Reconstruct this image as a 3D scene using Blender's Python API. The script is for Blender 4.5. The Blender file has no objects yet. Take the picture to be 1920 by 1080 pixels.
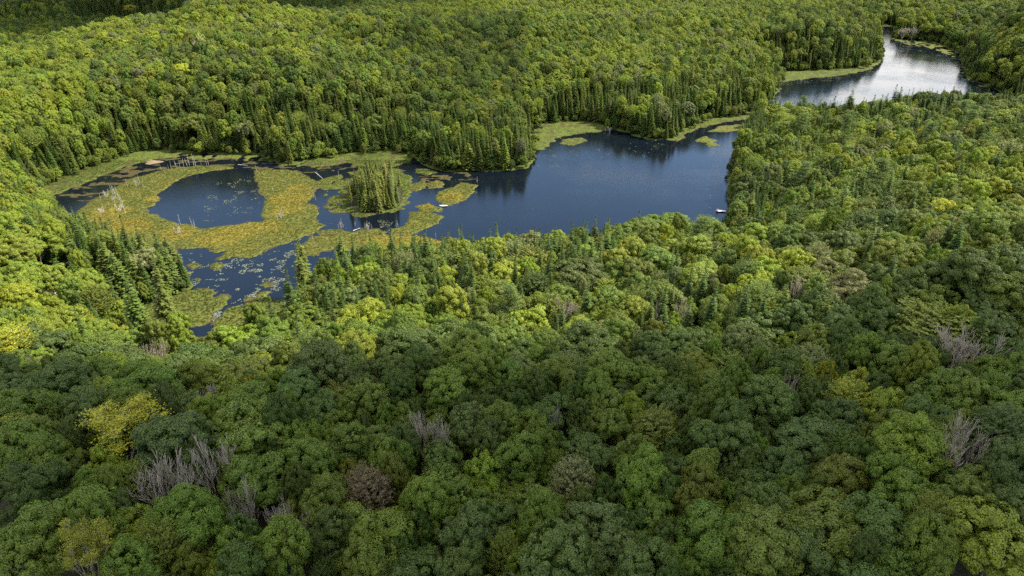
import bpy, math, random, time
import numpy as np
from mathutils import Vector, Matrix
T0 = time.time()
rng = np.random.default_rng(11); random.seed(5)
S = bpy.context.scene
C = S.collection
R = math.radians

# ---------------------------------------------------------------- camera, sky, sun, exposure
CAM_H, PITCH, F = 95.0, 28.0, 1297.0          # metres above the lake, degrees down, focal length in 1920-px units
cam_d = bpy.data.cameras.new("camera"); cam = bpy.data.objects.new("camera", cam_d); C.objects.link(cam)
cam.location = (0, 0, CAM_H); cam.rotation_euler = (R(90 - PITCH), 0, 0)
cam_d.sensor_width = 36; cam_d.lens = F / 1920 * 36; cam_d.clip_start = 1; cam_d.clip_end = 20000
S.camera = cam
SUN_EL, SUN_AZ = 50.0, 80.0                   # azimuth clockwise from straight ahead (+Y)
world = bpy.data.worlds.new("World"); S.world = world; world.use_nodes = True
wt = world.node_tree; wn = wt.nodes; wn.clear()
def wnode(t, **k):
    n = wn.new(t)
    for a, b in k.items(): setattr(n, a, b)
    return n
sky = wnode('ShaderNodeTexSky', sky_type='NISHITA', sun_disc=False, sun_elevation=R(SUN_EL), sun_rotation=R(SUN_AZ))
sky.air_density = 1.0; sky.dust_density = 0.15; sky.ozone_density = 3.0
bgn = wnode('ShaderNodeBackground'); bgn.inputs[1].default_value = 0.105
wo = wnode('ShaderNodeOutputWorld')
tc = wnode('ShaderNodeTexCoord'); sp = wnode('ShaderNodeSeparateXYZ'); wt.links.new(tc.outputs['Generated'], sp.inputs[0])
mp = wnode('ShaderNodeMapping'); mp.inputs['Scale'].default_value = (1, 1, 3.2); wt.links.new(tc.outputs['Generated'], mp.inputs[0])
nz = wnode('ShaderNodeTexNoise'); nz.inputs['Scale'].default_value = 2.6; nz.inputs['Detail'].default_value = 6; nz.inputs['Roughness'].default_value = 0.55
wt.links.new(mp.outputs[0], nz.inputs['Vector'])
el = wnode('ShaderNodeValToRGB'); wt.links.new(sp.outputs['Z'], el.inputs[0]); ee = el.color_ramp.elements
while len(ee) < 5: ee.new(0.5)
for k_, (p_, v_) in enumerate([(0.0, .80), (0.20, .74), (0.27, .03), (0.52, .08), (0.72, .50)]): ee[k_].position = p_; ee[k_].color = (v_, v_, v_, 1)
ad = wnode('ShaderNodeMath', operation='MULTIPLY_ADD'); ad.inputs[1].default_value = 1.0; wt.links.new(nz.outputs['Fac'], ad.inputs[0])
ad2 = wnode('ShaderNodeMath', operation='SUBTRACT'); ad2.inputs[1].default_value = 0.34; wt.links.new(el.outputs[0], ad2.inputs[0]); wt.links.new(ad2.outputs[0], ad.inputs[2])
cl = wnode('ShaderNodeMapRange'); cl.interpolation_type = 'SMOOTHSTEP'
cl.inputs['From Min'].default_value = 0.50; cl.inputs['From Max'].default_value = 0.66; wt.links.new(ad.outputs[0], cl.inputs['Value'])
mx = wnode('ShaderNodeMix', data_type='RGBA'); wt.links.new(cl.outputs[0], mx.inputs[0]); wt.links.new(sky.outputs[0], mx.inputs[6])
mx.inputs[7].default_value = (8.6, 8.5, 8.3, 1)
wt.links.new(mx.outputs[2], bgn.inputs[0]); wt.links.new(bgn.outputs[0], wo.inputs[0])
sun_d = bpy.data.lights.new("sun", 'SUN'); sun = bpy.data.objects.new("sun", sun_d); C.objects.link(sun)
sun_d.energy = 5.0; sun_d.angle = R(0.5); sun_d.color = (1.0, 0.93, 0.80)
SDIR = Vector((math.sin(R(SUN_AZ)) * math.cos(R(SUN_EL)), math.cos(R(SUN_AZ)) * math.cos(R(SUN_EL)), math.sin(R(SUN_EL))))
sun.rotation_euler = (-SDIR).to_track_quat('-Z', 'Y').to_euler(); sun.location = SDIR * 300
S.view_settings.view_transform = 'Standard'; S.view_settings.look = 'None'
S.view_settings.gamma = 1; S.view_settings.exposure = 1.45
S.cycles.max_bounces = 6; S.cycles.diffuse_bounces = 3; S.cycles.transmission_bounces = 4; S.cycles.transparent_max_bounces = 8
S.cycles.use_denoising = False

# ---------------------------------------------------------------- photograph pixel <-> place
cp, sn = math.cos(R(PITCH)), math.sin(R(PITCH))
FW = np.array([0, cp, -sn]); UP = np.array([0, sn, cp]); CAMP = np.array([0, 0, CAM_H])
def ray(u, v):
    d = FW + np.array([1, 0, 0]) * ((u - 960) / F) - UP * ((v - 540) / F)
    return d / np.linalg.norm(d)
def on_plane(u, v, z=0.0):
    d = ray(u, v); t = (z - CAM_H) / d[2]; return CAMP + d * t
def project(P):
    q = np.asarray(P) - CAMP
    dep = q @ FW
    return 960 + F * q[..., 0] / dep, 540 - F * (q @ UP) / dep, dep
def poly(pts): return np.array([on_plane(u, v)[:2] for u, v in pts])

# ---------------------------------------------------------------- noise and polygons in numpy
def vnoise(x, y, seed=0):
    xi = np.floor(x).astype(np.int64); yi = np.floor(y).astype(np.int64); fx = x - xi; fy = y - yi
    fx = fx * fx * (3 - 2 * fx); fy = fy * fy * (3 - 2 * fy)
    def h(a, b):
        n = (a * 374761393 + b * 668265263 + seed * 1442695041) & 0xffffffff
        n = ((n ^ (n >> 13)) * 1274126177) & 0xffffffff
        return ((n ^ (n >> 16)) & 0xffff) / 65535.0
    return (h(xi, yi) * (1 - fx) + h(xi + 1, yi) * fx) * (1 - fy) + (h(xi, yi + 1) * (1 - fx) + h(xi + 1, yi + 1) * fx) * fy
def fbm(x, y, seed=0, o=4):
    s = 0; a = 0.5; t = 0
    for k in range(o):
        s = s + a * vnoise(x * 2 ** k + 17.3 * k, y * 2 ** k + 9.1 * k, seed + k); t += a; a *= 0.5
    return s / t
def sdist(px, py, P):
    """signed distance, positive inside"""
    d = np.full(px.shape, 1e18); ins = np.zeros(px.shape, bool); n = len(P)
    for i in range(n):
        ax, ay = P[i]; bx, by = P[(i + 1) % n]; ex, ey = bx - ax, by - ay; wx, wy = px - ax, py - ay
        t = np.clip((wx * ex + wy * ey) / (ex * ex + ey * ey + 1e-9), 0, 1)
        d = np.minimum(d, (wx - ex * t) ** 2 + (wy - ey * t) ** 2)
        if ay != by:
            ins ^= ((ay > py) != (by > py)) & (px < (bx - ax) * (py - ay) / (by - ay) + ax)
    d = np.sqrt(d); return np.where(ins, d, -d)
def sd_box(px, py, P, m=25):
    out = np.full(px.shape, -float(m)); lo = P.min(0) - m; hi = P.max(0) + m
    k = (px > lo[0]) & (px < hi[0]) & (py > lo[1]) & (py < hi[1])
    if k.any(): out[k] = sdist(px[k], py[k], P)
    return out

# ---------------------------------------------------------------- outlines of water and marsh (traced, lying on the water's level)
BASIN = poly([(70,368),(92,345),(129,331),(161,320),(189,306),(221,297),(262,286),(313,280),(345,287),(420,290),(500,291),(512,303),(528,310),(560,309),
  (579,300),(621,294),(667,288),(713,283),(772,288),(790,308),(830,322),(880,320),(940,322),(985,316),(1003,300),(998,284),(986,262),(1000,246),(1023,234),
  (1057,229),(1107,230),(1145,240),(1180,251),(1215,262),(1262,263),(1283,244),(1330,226),(1393,214),(1432,206),(1447,193),(1453,167),(1461,150),(1460,134),
  (1500,134),(1560,131),(1610,129),(1636,118),(1654,104),(1652,88),(1645,70),(1640,52),(1673,48),(1680,74),(1723,77),(1765,82),(1800,100),(1805,120),(1813,137),(1830,153),
  (1856,163),(1890,180),(1930,205),(1930,228),(1850,230),(1750,230),(1650,230),(1560,236),(1510,228),(1480,224),(1455,221),(1434,213),(1414,228),(1397,248),(1384,270),(1374,295),(1366,330),(1364,370),(1365,400),
  (1352,440),(1310,480),(1250,486),(1180,480),(1100,494),(1030,512),(960,512),(900,520),(850,516),(800,520),(740,528),(690,536),(640,548),(600,562),
  (570,590),(556,630),(545,670),(515,708),(450,724),(380,724),(320,712),(268,690),(230,655),(224,612),(236,590),(296,570),(345,547),(362,536),(345,524),(300,508),
  (250,498),(200,480),(150,462),(118,440),(98,418),(80,392)])
MATS = {  # name: (outline, kind)  kinds: 0 ochre bog, 1 bright sedge, 2 meadow
 'main': ([(148,398),(175,377),(198,361),(225,347),(255,333),(290,323),(336,315),(370,312),(400,313),(427,312),(441,315),(423,317),(400,320),(347,331),(324,343),
   (313,352),(292,364),(299,372),(290,384),(273,391),(280,400),(301,409),(324,416),(336,421),(358,422),(375,430),(388,429),(427,423),(469,418),(494,416.5),(492,398),
   (500,379),(490,366),(488,352),(481,338),(474,320),(506,319),(536,318),(554,322),(572,329),(589,338),(600,347),(589,356),(584,368),(575,380),(593,388),(596,400),
   (588,411),(607,423),(593,434),(575,441),(558,448),(519,460),(494,473),(480,481),(455,485),(434,480),(430,487),(409,486),(416,478),(425,471),(409,475),(395,471),
   (393,465),(370,465),(347,468),(331,464),(334,500),(300,520),(240,505),(190,485),(150,455),(135,420)], 0),
 'fringe': ([(66,366),(74,350),(92,341),(129,328),(161,316),(189,302),(221,293),(262,282),(313,277),(340,285),(331,294),(290,299),(260,307),(221,318),(189,330),(156,344),(117,360),(83,378)], 1),
 'fringe2': ([(340,288),(420,292),(505,291),(512,303),(470,301),(420,298),(360,299)], 3),
 'fringe3': ([(561,310),(579,300),(621,293),(667,286),(713,281),(776,290),(768,304),(747,310),(731,314),(667,310),(655,304),(621,310),(589,313)], 1),
 'fringe4': ([(777,317),(804,317),(818,324),(800,328),(781,324)], 1),
 'isl_skirt': ([(641,384),(651,399),(667,407),(690,406),(735,398),(758,389),(768,372),(775,352),(768,330),(745,318),(700,314),(668,322),(650,345),(640,365)], 1),
 'mid': ([(598,338),(630,330),(660,322),(655,340),(650,362),(640,384),(650,398),(628,400),(612,392),(618,378),(604,372),(612,358),(600,350)], 4),
 'c1': ([(765,347),(793,340),(800,349),(781,359),(765,356)], 0),
 'c2': ([(800,345),(818,339),(832,345),(827,352),(804,354)], 0),
 'c3': ([(820,359),(850,352),(864,343),(894,347),(885,363),(869,377),(846,384),(818,379)], 0),
 'c4': ([(775,387),(804,381),(830,391),(825,398),(800,396),(781,391)], 0),
 'c5': ([(768,398),(804,397),(818,402),(829,407),(823,418),(804,425),(791,431),(781,438),(765,441),(735,439),(729,430),(756,425),(768,411)], 0),
 'link': ([(593,434),(621,431),(639,432),(660,436),(680,430),(713,431),(731,436),(700,441),(640,441),(600,440)], 0),
 'bottom': ([(584,444),(621,441),(690,440),(747,441),(781,444),(816,448),(834,457),(826,500),(760,500),(700,482),(673,468),(630,468),(595,471),(591,480),(573,480),(561,464)], 0),
 'meadow': ([(345,545),(379,541),(398,547),(398,561),(416,552),(430,556),(424,570),(395,592),(392,603),(375,611),(336,611),(322,606),(345,625),(400,640),(400,730),(300,725),(210,665),(225,600),(235,585),(300,568)], 2),
 'meadow2': ([(402,603),(430,577),(467,572),(480,563),(505,555),(560,580),(560,640),(530,730),(400,735),(395,618)], 2),
 'far': ([(980,262),(990,250),(1023,234),(1057,228),(1107,229),(1146,240),(1130,247),(1107,248),(1067,253),(1040,260),(1033,274),(1000,284)], 1),
 'i1': ([(1053,262),(1090,258),(1103,264),(1075,272),(1052,270)], 1),
 'far2': ([(1262,265),(1280,240),(1327,224),(1393,214),(1432,204),(1440,212),(1400,222),(1340,232),(1290,248),(1268,266)], 1),
 'i2': ([(1330,247),(1347,237),(1393,233),(1390,245),(1360,248)], 0),
 'i3': ([(1303,262),(1325,255),(1345,258),(1340,266),(1350,272),(1330,275),(1308,268)], 4),
 'lake_fringe': ([(1445,200),(1449,160),(1458,130),(1500,130),(1560,127),(1610,125),(1640,112),(1656,110),(1645,122),(1620,134),(1580,141),(1520,147),(1470,153),(1460,170)], 1),
 'lake_fringe2': ([(1670,70),(1723,75),(1770,80),(1806,100),(1808,118),(1780,104),(1735,88),(1690,83)], 4),
 'lake_fringe3': ([(1804,120),(1815,137),(1832,153),(1860,163),(1840,163),(1815,150),(1803,135)], 4),
 'p1': ([(352,498),(363,494),(374,498),(363,503)], 1), 'p2': ([(392,500),(405,493),(418,496),(408,504),(396,505)], 1), 'p3': ([(364,524),(371,521),(379,524),(371,528)], 2),
 'p4': ([(490,535),(501,530),(511,532),(500,538)], 2), 'p5': ([(452,562),(462,557),(472,560),(463,567)], 2), 'p6': ([(483,553),(492,548),(503,548),(495,557)], 2),
}
MATP = [(poly(p), k) for p, k in MATS.values()]
SHALLOW = poly([(105,372),(156,345),(189,331),(221,319),(260,308),(331,295),(420,297),(505,302),(530,313),(580,315),(650,308),(735,316),(800,330),(870,322),(890,335),(840,342),(790,338),
                (730,322),(650,326),(600,330),(560,322),(470,316),(441,313),(336,313),(255,331),(198,359),(165,378)])
WEED = poly([(335,470),(400,480),(480,488),(560,450),(590,442),(560,480),(520,560),(430,570),(400,545),(360,535),(340,500)])
ISLET = poly([(641,384),(651,397),(667,403),(690,402),(735,394),(758,385),(765,370),(763,356),(752,345),(700,340),(660,350)])

# ---------------------------------------------------------------- ground heights
CTRL = [  # (u, v, distance to the crown tops seen there)
 (960,1080,84),(0,1080,92),(500,1080,86),(1450,1080,84),(1920,1080,88),(0,860,108),(480,860,100),(960,860,98),(1440,860,98),(1920,860,100),
 (0,720,128),(300,720,122),(620,700,118),(900,690,113),(1200,690,118),(1500,720,115),(1850,700,116),
 (433,648,150),(330,650,150),(240,648,152),(510,650,140),(560,600,150),(820,600,148),(1000,600,150),(1250,600,145),(1450,600,140),
 (700,520,175),(950,520,170),(1150,500,175),(1280,450,200),(1400,470,190),(1700,590,138),(1900,520,150),(1850,420,172),(1650,400,195),(1500,400,205),
 (1400,330,252),(1600,300,262),(1900,280,282),(1500,240,320),(1780,185,375),(1900,200,360),
 (0,580,165),(110,560,175),(0,460,200),(60,400,225),(0,300,275),(60,300,285),(0,200,335),(150,200,345),(345,130,385),(200,130,395),(0,120,440),(0,100,450),(-100,125,430),(60,85,470),(130,60,485),(200,28,505),(30,98,465),
 (500,60,430),(700,30,445),(350,60,440),(130,52,520),(260,5,560),(400,0,520),(600,100,400),(850,100,420),(1000,30,490),(1150,90,450),(1300,30,570),(1300,130,430),(1500,40,600),(1560,40,590),
 (1850,60,545),(1900,25,580),(1760,45,600),(1890,120,455),(1700,15,740),(1600,15,740),(1900,0,640),
]
cpts = []
for u, v, d in CTRL:
    P = CAMP + ray(u, v) * d; cpts.append((P[0], P[1], P[2] - (12.5 if not (u < 270 and v < 125) else 24)))
cpts += [(-400,560,-18),(-340,610,-18),(-280,680,-14),(-490,520,-16),(-450,600,-20),(-620,980,46),(-420,1000,46),(-800,900,46),(-560,1060,60),(-300,960,20),(-520,640,-16),(-600,760,-22),(-420,800,-18),(-650,900,-10),(-380,980,-4),(-600,1100,22),(-300,1200,30),(0,800,24),(0,1000,36),(300,1000,22),(600,900,34),
         (0,0,22),(-80,-30,24),(80,-30,24),(-180,40,22),(180,40,26),(-260,160,16),(240,140,30),(0,-200,30),(320,260,18),(420,380,14),(500,520,22),
         (0,1500,60),(-1200,600,10),(1000,600,50),(-1500,1800,90),(1500,1800,90),(-700,0,30),(700,0,40)]
cpts = np.array(cpts)
shore_pts = BASIN[::3]
def base_h(x, y):
    num = np.zeros(x.shape); den = np.zeros(x.shape)
    for cx, cy, cz in cpts:
        w = 1.0 / ((x - cx) ** 2 + (y - cy) ** 2 + 120.0) ** 1.6; num += w * cz; den += w
    for cx, cy in shore_pts:
        w = 0.25 / ((x - cx) ** 2 + (y - cy) ** 2 + 120.0) ** 1.6; num += w * 1.0; den += w
    return num / den
RN = np.cross(ray(0, 96), ray(262, 0))
def ground(x, y):
    x = np.atleast_1d(np.asarray(x, float)); y = np.atleast_1d(np.asarray(y, float))
    s = np.maximum(sd_box(x, y, BASIN, 60), sd_box(x, y, ISLET, 1) * 0 - 60)
    out = -s                                           # metres of dry land from the shore
    k = np.clip(out / 38, 0, 1); k = k * k * (3 - 2 * k)
    h = base_h(x, y) + (fbm(x / 60, y / 60, 3) - 0.5) * 5 * np.clip(out / 40, 0, 1)
    L_ = CAM_H - (RN[0] * x + RN[1] * y) / RN[2] - 14.5 + np.clip((y - 620) / 160, 0, 1) * 200 + np.clip((330 - y) / 60, 0, 1) * 200
    q_ = np.clip((L_ - h) / 5, -1, 1); h = np.where(L_ < h + 5, np.minimum(h, L_ - 0.0) - 1.0 * (1 - np.abs(q_)), h)
    land = 0.25 + 1.3 * np.clip(out / 12, 0, 1) + k * (np.maximum(h, -26) - 1.0)
    w = np.clip((s + (fbm(x / 5, y / 5, 9) - 0.5) * 3.0), -2, 6)
    g = np.where(w > 0, -0.25 * w - 0.05, np.minimum(land, land))
    si = sd_box(x, y, ISLET, 3) + (fbm(x / 3, y / 3, 131, 3) - .5) * 3; g = np.where(si > -1, np.maximum(g, np.clip(si * 0.4, -0.3, 0.9)), g)
    return g
OSP = [(*on_plane(u, v)[:2], r) for u, v, r in [(430,442,10),(455,436,10),(400,448,8),(545,372,9),(535,395,7),(205,402,9),(245,425,9),(560,355,6),(760,456,10),(800,452,7),(850,370,6),(800,387,4),(300,372,6),(330,440,8),(500,425,7),(715,450,6)]]
def ochre_field(x, y):
    f = np.zeros(x.shape)
    for a, b, r in OSP: f = np.maximum(f, np.exp(-((x - a) ** 2 + ((y - b) * 1.1) ** 2) / (r * r)))
    return np.clip((f + (fbm(x / 5, y / 5, 113, 4) - .5) * .8 - 0.30) * 2.6, 0, 1)
def marsh(x, y):
    """height of floating mats, and three cover weights: ochre, green, brown"""
    h = np.full(x.shape, -1.5); och = np.zeros(x.shape); grn = np.zeros(x.shape); brn = np.zeros(x.shape)
    rag = (fbm(x / 3.6, y / 3.6, 21, 5) - 0.5) * 3.6 + (fbm(x / 0.9, y / 0.9, 31, 2) - 0.5) * 0.7
    pat = fbm(x / 2.6, y / 4.2, 41, 4)
    for P, kind in MATP:
        s = sd_box(x, y, P, 6)
        if kind == 4: e = np.minimum(s + rag, (pat - 0.46) * 22)
        elif kind == 3: e = np.minimum(s + rag, (pat - 0.42) * 22)
        else: e = s + rag * (0.8 if kind != 1 else (1.5 if len(P) > 7 else 0.4))
        m = np.clip(e * 0.5, -1.2, 0.30)
        up = m > h; h = np.where(up, m, h)
        och = np.where(up, 1.0 if kind in (0,) else 0.25, och); grn = np.where(up, {0: 0.15, 1: 1.0, 2: 0.55, 3: 0.75, 4: 0.5}[kind], grn); brn = np.where(up, (np.clip((0.44 - pat) * 12, 0, .8) if kind in (1, 3) else 0.0), brn)
    wetm = (h > -0.5) & (h < 0.0) & (pat > 0.47); h = np.where(wetm, 0.02, h); brn = np.where(wetm, 1.0, brn); grn = np.where(wetm, 0.1, grn)
    s = sd_box(x, y, SHALLOW, 6)
    pat2 = fbm(x / 4.6 + 7, y / 2.0, 51, 5); e = np.minimum(s * 0.6 + 0.5, (pat2 - 0.57) * 20)
    m = np.clip(e * 0.25, -1.2, 0.07); up = (m > h) & (h < -0.02); h = np.where(up, m, h)
    brn = np.where(up, 1.0, brn); grn = np.where(up, 0.3 * (pat2 > 0.62), grn); och = np.where(up, 0.1, och)
    och = ochre_field(x, y) * (grn < 0.4)
    hum = (fbm(x / 1.1, y / 1.1, 61, 2) - 0.35) * 0.12 + (fbm(x / 5, y / 5, 67, 3) - 0.5) * 0.2
    h = np.where(h > 0.05, h + np.clip(hum, -0.03, 1) * np.clip(h / 0.3, 0, 1), h)
    return h, och, grn, brn

def axis(segs):
    a = []
    for lo, hi, st in segs: a += list(np.arange(lo, hi, st))
    return np.array(a + [segs[-1][1]])
gx = axis([(-4000, -1200, 400), (-1200, -400, 20), (-400, -215, 4), (-215, 62, 0.55), (62, 130, 1.2), (130, 420, 2.6), (420, 1200, 20), (1200, 4000, 400)])
gy = axis([(-1500, -200, 260), (-200, 130, 6), (130, 262, 0.6), (262, 330, 0.85), (330, 440, 1.4), (440, 720, 2.8), (720, 1400, 16), (1400, 6000, 400)])
GX, GY = np.meshgrid(gx, gy)
fx_, fy_ = GX.ravel(), GY.ravel()
gz = np.empty(fx_.shape)
for a in range(0, len(fx_), 100000): gz[a:a + 100000] = ground(fx_[a:a + 100000], fy_[a:a + 100000])
inb = (fx_ > -330) & (fx_ < 480) & (fy_ > 120) & (fy_ < 760)
mh = np.full(fx_.shape, -1.5); mo = np.zeros(fx_.shape); mg = np.zeros(fx_.shape); mb = np.zeros(fx_.shape)
mh[inb], mo[inb], mg[inb], mb[inb] = marsh(fx_[inb], fy_[inb])
is_m = (mh > gz) & (gz < 0.35) & (mh > -1.3)
gz = np.where(is_m, mh, gz)
print("terrain", len(fx_), round(time.time() - T0, 1))
GZ = gz.reshape(GX.shape)
def gat(x, y):
    i = np.clip(np.searchsorted(gx, x) - 1, 0, len(gx) - 2); j = np.clip(np.searchsorted(gy, y) - 1, 0, len(gy) - 2)
    tx = (x - gx[i]) / (gx[i + 1] - gx[i]); ty = (y - gy[j]) / (gy[j + 1] - gy[j])
    return (GZ[j, i] * (1 - tx) + GZ[j, i + 1] * tx) * (1 - ty) + (GZ[j + 1, i] * (1 - tx) + GZ[j + 1, i + 1] * tx) * ty
def on_ground(u, v, above=0.0):
    """where the line of sight through a photograph pixel meets ground + above"""
    d = ray(u, v); t = 45.0
    while t < 2500:
        P = CAMP + d * t
        if P[2] < float(gat(P[0], P[1])) + above: break
        t *= 1.004
    return CAMP + d * t

# ---------------------------------------------------------------- object helpers
def mesh_np(name, V, Fq, mats=(), attrs=None, matidx=None, smooth=False):
    me = bpy.data.meshes.new(name); V = np.asarray(V, np.float32); Fq = np.asarray(Fq, np.int32)
    n = Fq.shape[1]
    me.vertices.add(len(V)); me.vertices.foreach_set("co", V.ravel())
    me.loops.add(Fq.size); me.loops.foreach_set("vertex_index", Fq.ravel())
    me.polygons.add(len(Fq)); me.polygons.foreach_set("loop_start", np.arange(0, Fq.size, n, dtype=np.int32)); me.polygons.foreach_set("loop_total", np.full(len(Fq), n, np.int32))
    if matidx is not None: me.polygons.foreach_set("material_index", matidx.astype(np.int32))
    me.polygons.foreach_set("use_smooth", np.full(len(Fq), smooth, bool))
    for m in mats: me.materials.append(m)
    for k, (typ, dat) in (attrs or {}).items():
        at = me.attributes.new(k, typ, 'POINT')
        at.data.foreach_set({'FLOAT': 'value', 'INT': 'value', 'FLOAT_VECTOR': 'vector', 'FLOAT_COLOR': 'color'}[typ], np.asarray(dat).ravel())
    me.update(); me.validate(); return me
def link(name, data, parent=None, loc=None):
    o = bpy.data.objects.new(name, data); C.objects.link(o)
    if parent: o.parent = parent
    if loc is not None: o.location = loc
    return o
def tag(o, label=None, cat=None, group=None, kind=None):
    if label: o["label"] = label
    if cat: o["category"] = cat
    if group: o["group"] = group
    if kind: o["kind"] = kind
    return o

# ---------------------------------------------------------------- materials
def newmat(name):
    m = bpy.data.materials.new(name); m.use_nodes = True; m.node_tree.nodes.clear(); return m, m.node_tree
def leaf_material(name, base, trans=0.35, var=0.25, rough=0.55, own_tint=True, turn=False):
    m, t = newmat(name); N = t.nodes; L = t.links
    out = N.new('ShaderNodeOutputMaterial'); ps = N.new('ShaderNodeBsdfPrincipled'); tr = N.new('ShaderNodeBsdfTranslucent'); mxs = N.new('ShaderNodeMixShader')
    ps.inputs['Roughness'].default_value = rough; ps.inputs['Specular IOR Level'].default_value = 0.3
    a = N.new('ShaderNodeAttribute'); a.attribute_name = "tint"; a.attribute_type = 'INSTANCER'
    tcn = N.new('ShaderNodeTexCoord'); n1 = N.new('ShaderNodeTexNoise'); n1.inputs['Scale'].default_value = 0.8; n1.inputs['Detail'].default_value = 3
    L.new(tcn.outputs['Object'], n1.inputs['Vector'])
    geo = N.new('ShaderNodeNewGeometry')
    mr = N.new('ShaderNodeMapRange'); mr.inputs['To Min'].default_value = 1 - var; mr.inputs['To Max'].default_value = 1 + var
    L.new(geo.outputs['Random Per Island'], mr.inputs['Value'])
    mr2 = N.new('ShaderNodeMapRange'); mr2.inputs['From Min'].default_value = 0.3; mr2.inputs['From Max'].default_value = 0.7
    mr2.inputs['To Min'].default_value = 0.8; mr2.inputs['To Max'].default_value = 1.22; L.new(n1.outputs['Fac'], mr2.inputs['Value'])
    mu = N.new('ShaderNodeMath'); mu.operation = 'MULTIPLY'; L.new(mr.outputs[0], mu.inputs[0]); L.new(mr2.outputs[0], mu.inputs[1])
    vm = N.new('ShaderNodeVectorMath'); vm.operation = 'SCALE'; L.new(mu.outputs[0], vm.inputs['Scale'])
    if turn:
        n2 = N.new('ShaderNodeTexNoise'); n2.inputs['Scale'].default_value = 0.42; n2.inputs['Detail'].default_value = 4; L.new(tcn.outputs['Object'], n2.inputs['Vector'])
        m2 = N.new('ShaderNodeMapRange'); m2.inputs['From Min'].default_value = 0.42; m2.inputs['From Max'].default_value = 0.62; L.new(n2.outputs['Fac'], m2.inputs['Value'])
        mm = N.new('ShaderNodeMix'); mm.data_type = 'RGBA'; L.new(m2.outputs[0], mm.inputs[0]); L.new(a.outputs['Color'], mm.inputs[6]); mm.inputs[7].default_value = (0.12, 0.16, 0.02, 1); L.new(mm.outputs[2], vm.inputs[0])
    elif own_tint: L.new(a.outputs['Color'], vm.inputs[0])
    else: vm.inputs[0].default_value = base
    L.new(vm.outputs[0], ps.inputs['Base Color'])
    v2 = N.new('ShaderNodeVectorMath'); v2.operation = 'MULTIPLY'; v2.inputs[1].default_value = (1.35, 1.25, 0.5); L.new(vm.outputs[0], v2.inputs[0])
    L.new(v2.outputs[0], tr.inputs['Color'])
    mxs.inputs[0].default_value = trans; L.new(ps.outputs[0], mxs.inputs[1]); L.new(tr.outputs[0], mxs.inputs[2]); L.new(mxs.outputs[0], out.inputs[0])
    return m
def noise_material(name, c1, c2, scale=3, rough=0.9, bump=0.3, detail=6, coord='Object'):
    m, t = newmat(name); N = t.nodes; L = t.links
    out = N.new('ShaderNodeOutputMaterial'); ps = N.new('ShaderNodeBsdfPrincipled'); ps.inputs['Roughness'].default_value = rough; ps.inputs['Specular IOR Level'].default_value = 0.25
    tcn = N.new('ShaderNodeTexCoord'); n1 = N.new('ShaderNodeTexNoise'); n1.inputs['Scale'].default_value = scale; n1.inputs['Detail'].default_value = detail; L.new(tcn.outputs[coord], n1.inputs['Vector'])
    cr = N.new('ShaderNodeValToRGB'); cr.color_ramp.elements[0].position = 0.35; cr.color_ramp.elements[1].position = 0.65
    cr.color_ramp.elements[0].color = (*c1, 1); cr.color_ramp.elements[1].color = (*c2, 1)
    L.new(n1.outputs['Fac'], cr.inputs[0]); L.new(cr.outputs[0], ps.inputs['Base Color'])
    b = N.new('ShaderNodeBump'); b.inputs['Strength'].default_value = bump; L.new(n1.outputs['Fac'], b.inputs['Height']); L.new(b.outputs[0], ps.inputs['Normal'])
    L.new(ps.outputs[0], out.inputs[0]); return m
M_LEAF = leaf_material("broadleaf_foliage", (0.06, 0.1, 0.02))
M_TURN = leaf_material("turning_foliage", (0.2, 0.2, 0.02), turn=True)
M_NEEDLE = leaf_material("needle_foliage", (0.04, 0.07, 0.03), trans=0.28, var=0.35); M_NEEDLE.node_tree.nodes['Principled BSDF'].inputs['Specular IOR Level'].default_value = 0.12
M_GRASSLEAF = leaf_material("sedge_blades", (0.06, 0.1, 0.02), trans=0.4, var=0.06)
M_BARK = noise_material("brown_bark", (0.045, 0.032, 0.022), (0.12, 0.095, 0.07), 6, bump=0.6)
M_GREYBARK = noise_material("grey_bark", (0.10, 0.09, 0.08), (0.22, 0.20, 0.18), 6, bump=0.6)
M_DEAD = noise_material("bare_grey_wood", (0.23, 0.195, 0.145), (0.40, 0.345, 0.265), 4, bump=0.4)
M_BLEACH = noise_material("bleached_wood", (0.30, 0.275, 0.235), (0.48, 0.45, 0.39), 4, bump=0.4)

# ground material: forest floor plus the covers stored on the mesh
gm, t = newmat("ground_cover"); N = t.nodes; L = t.links
out = N.new('ShaderNodeOutputMaterial'); ps = N.new('ShaderNodeBsdfPrincipled'); ps.inputs['Roughness'].default_value = 0.95; ps.inputs['Specular IOR Level'].default_value = 0.15
at = N.new('ShaderNodeAttribute'); at.attribute_name = 'cover'; sx = N.new('ShaderNodeSeparateColor'); L.new(at.outputs['Color'], sx.inputs[0])
tcn = N.new('ShaderNodeTexCoord')
def nt(scale, detail=6, rough=0.6, st=(1, 1, 1)):
    mpn = N.new('ShaderNodeMapping'); mpn.inputs['Scale'].default_value = st; L.new(tcn.outputs['Object'], mpn.inputs[0])
    n = N.new('ShaderNodeTexNoise'); n.inputs['Scale'].default_value = scale; n.inputs['Detail'].default_value = detail; n.inputs['Roughness'].default_value = rough; L.new(mpn.outputs[0], n.inputs['Vector']); return n
def ramp(src, *st):
    r = N.new('ShaderNodeValToRGB'); e = r.color_ramp.elements
    while len(e) < len(st): e.new(0.5)
    for k, (p, c) in enumerate(st): e[k].position = p; e[k].color = (*c, 1)
    L.new(src, r.inputs[0]); return r
def mixc(fac, a, b):
    m_ = N.new('ShaderNodeMix'); m_.data_type = 'RGBA'; L.new(fac, m_.inputs[0]); L.new(a, m_.inputs[6]); L.new(b, m_.inputs[7]); return m_.outputs[2]
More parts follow.
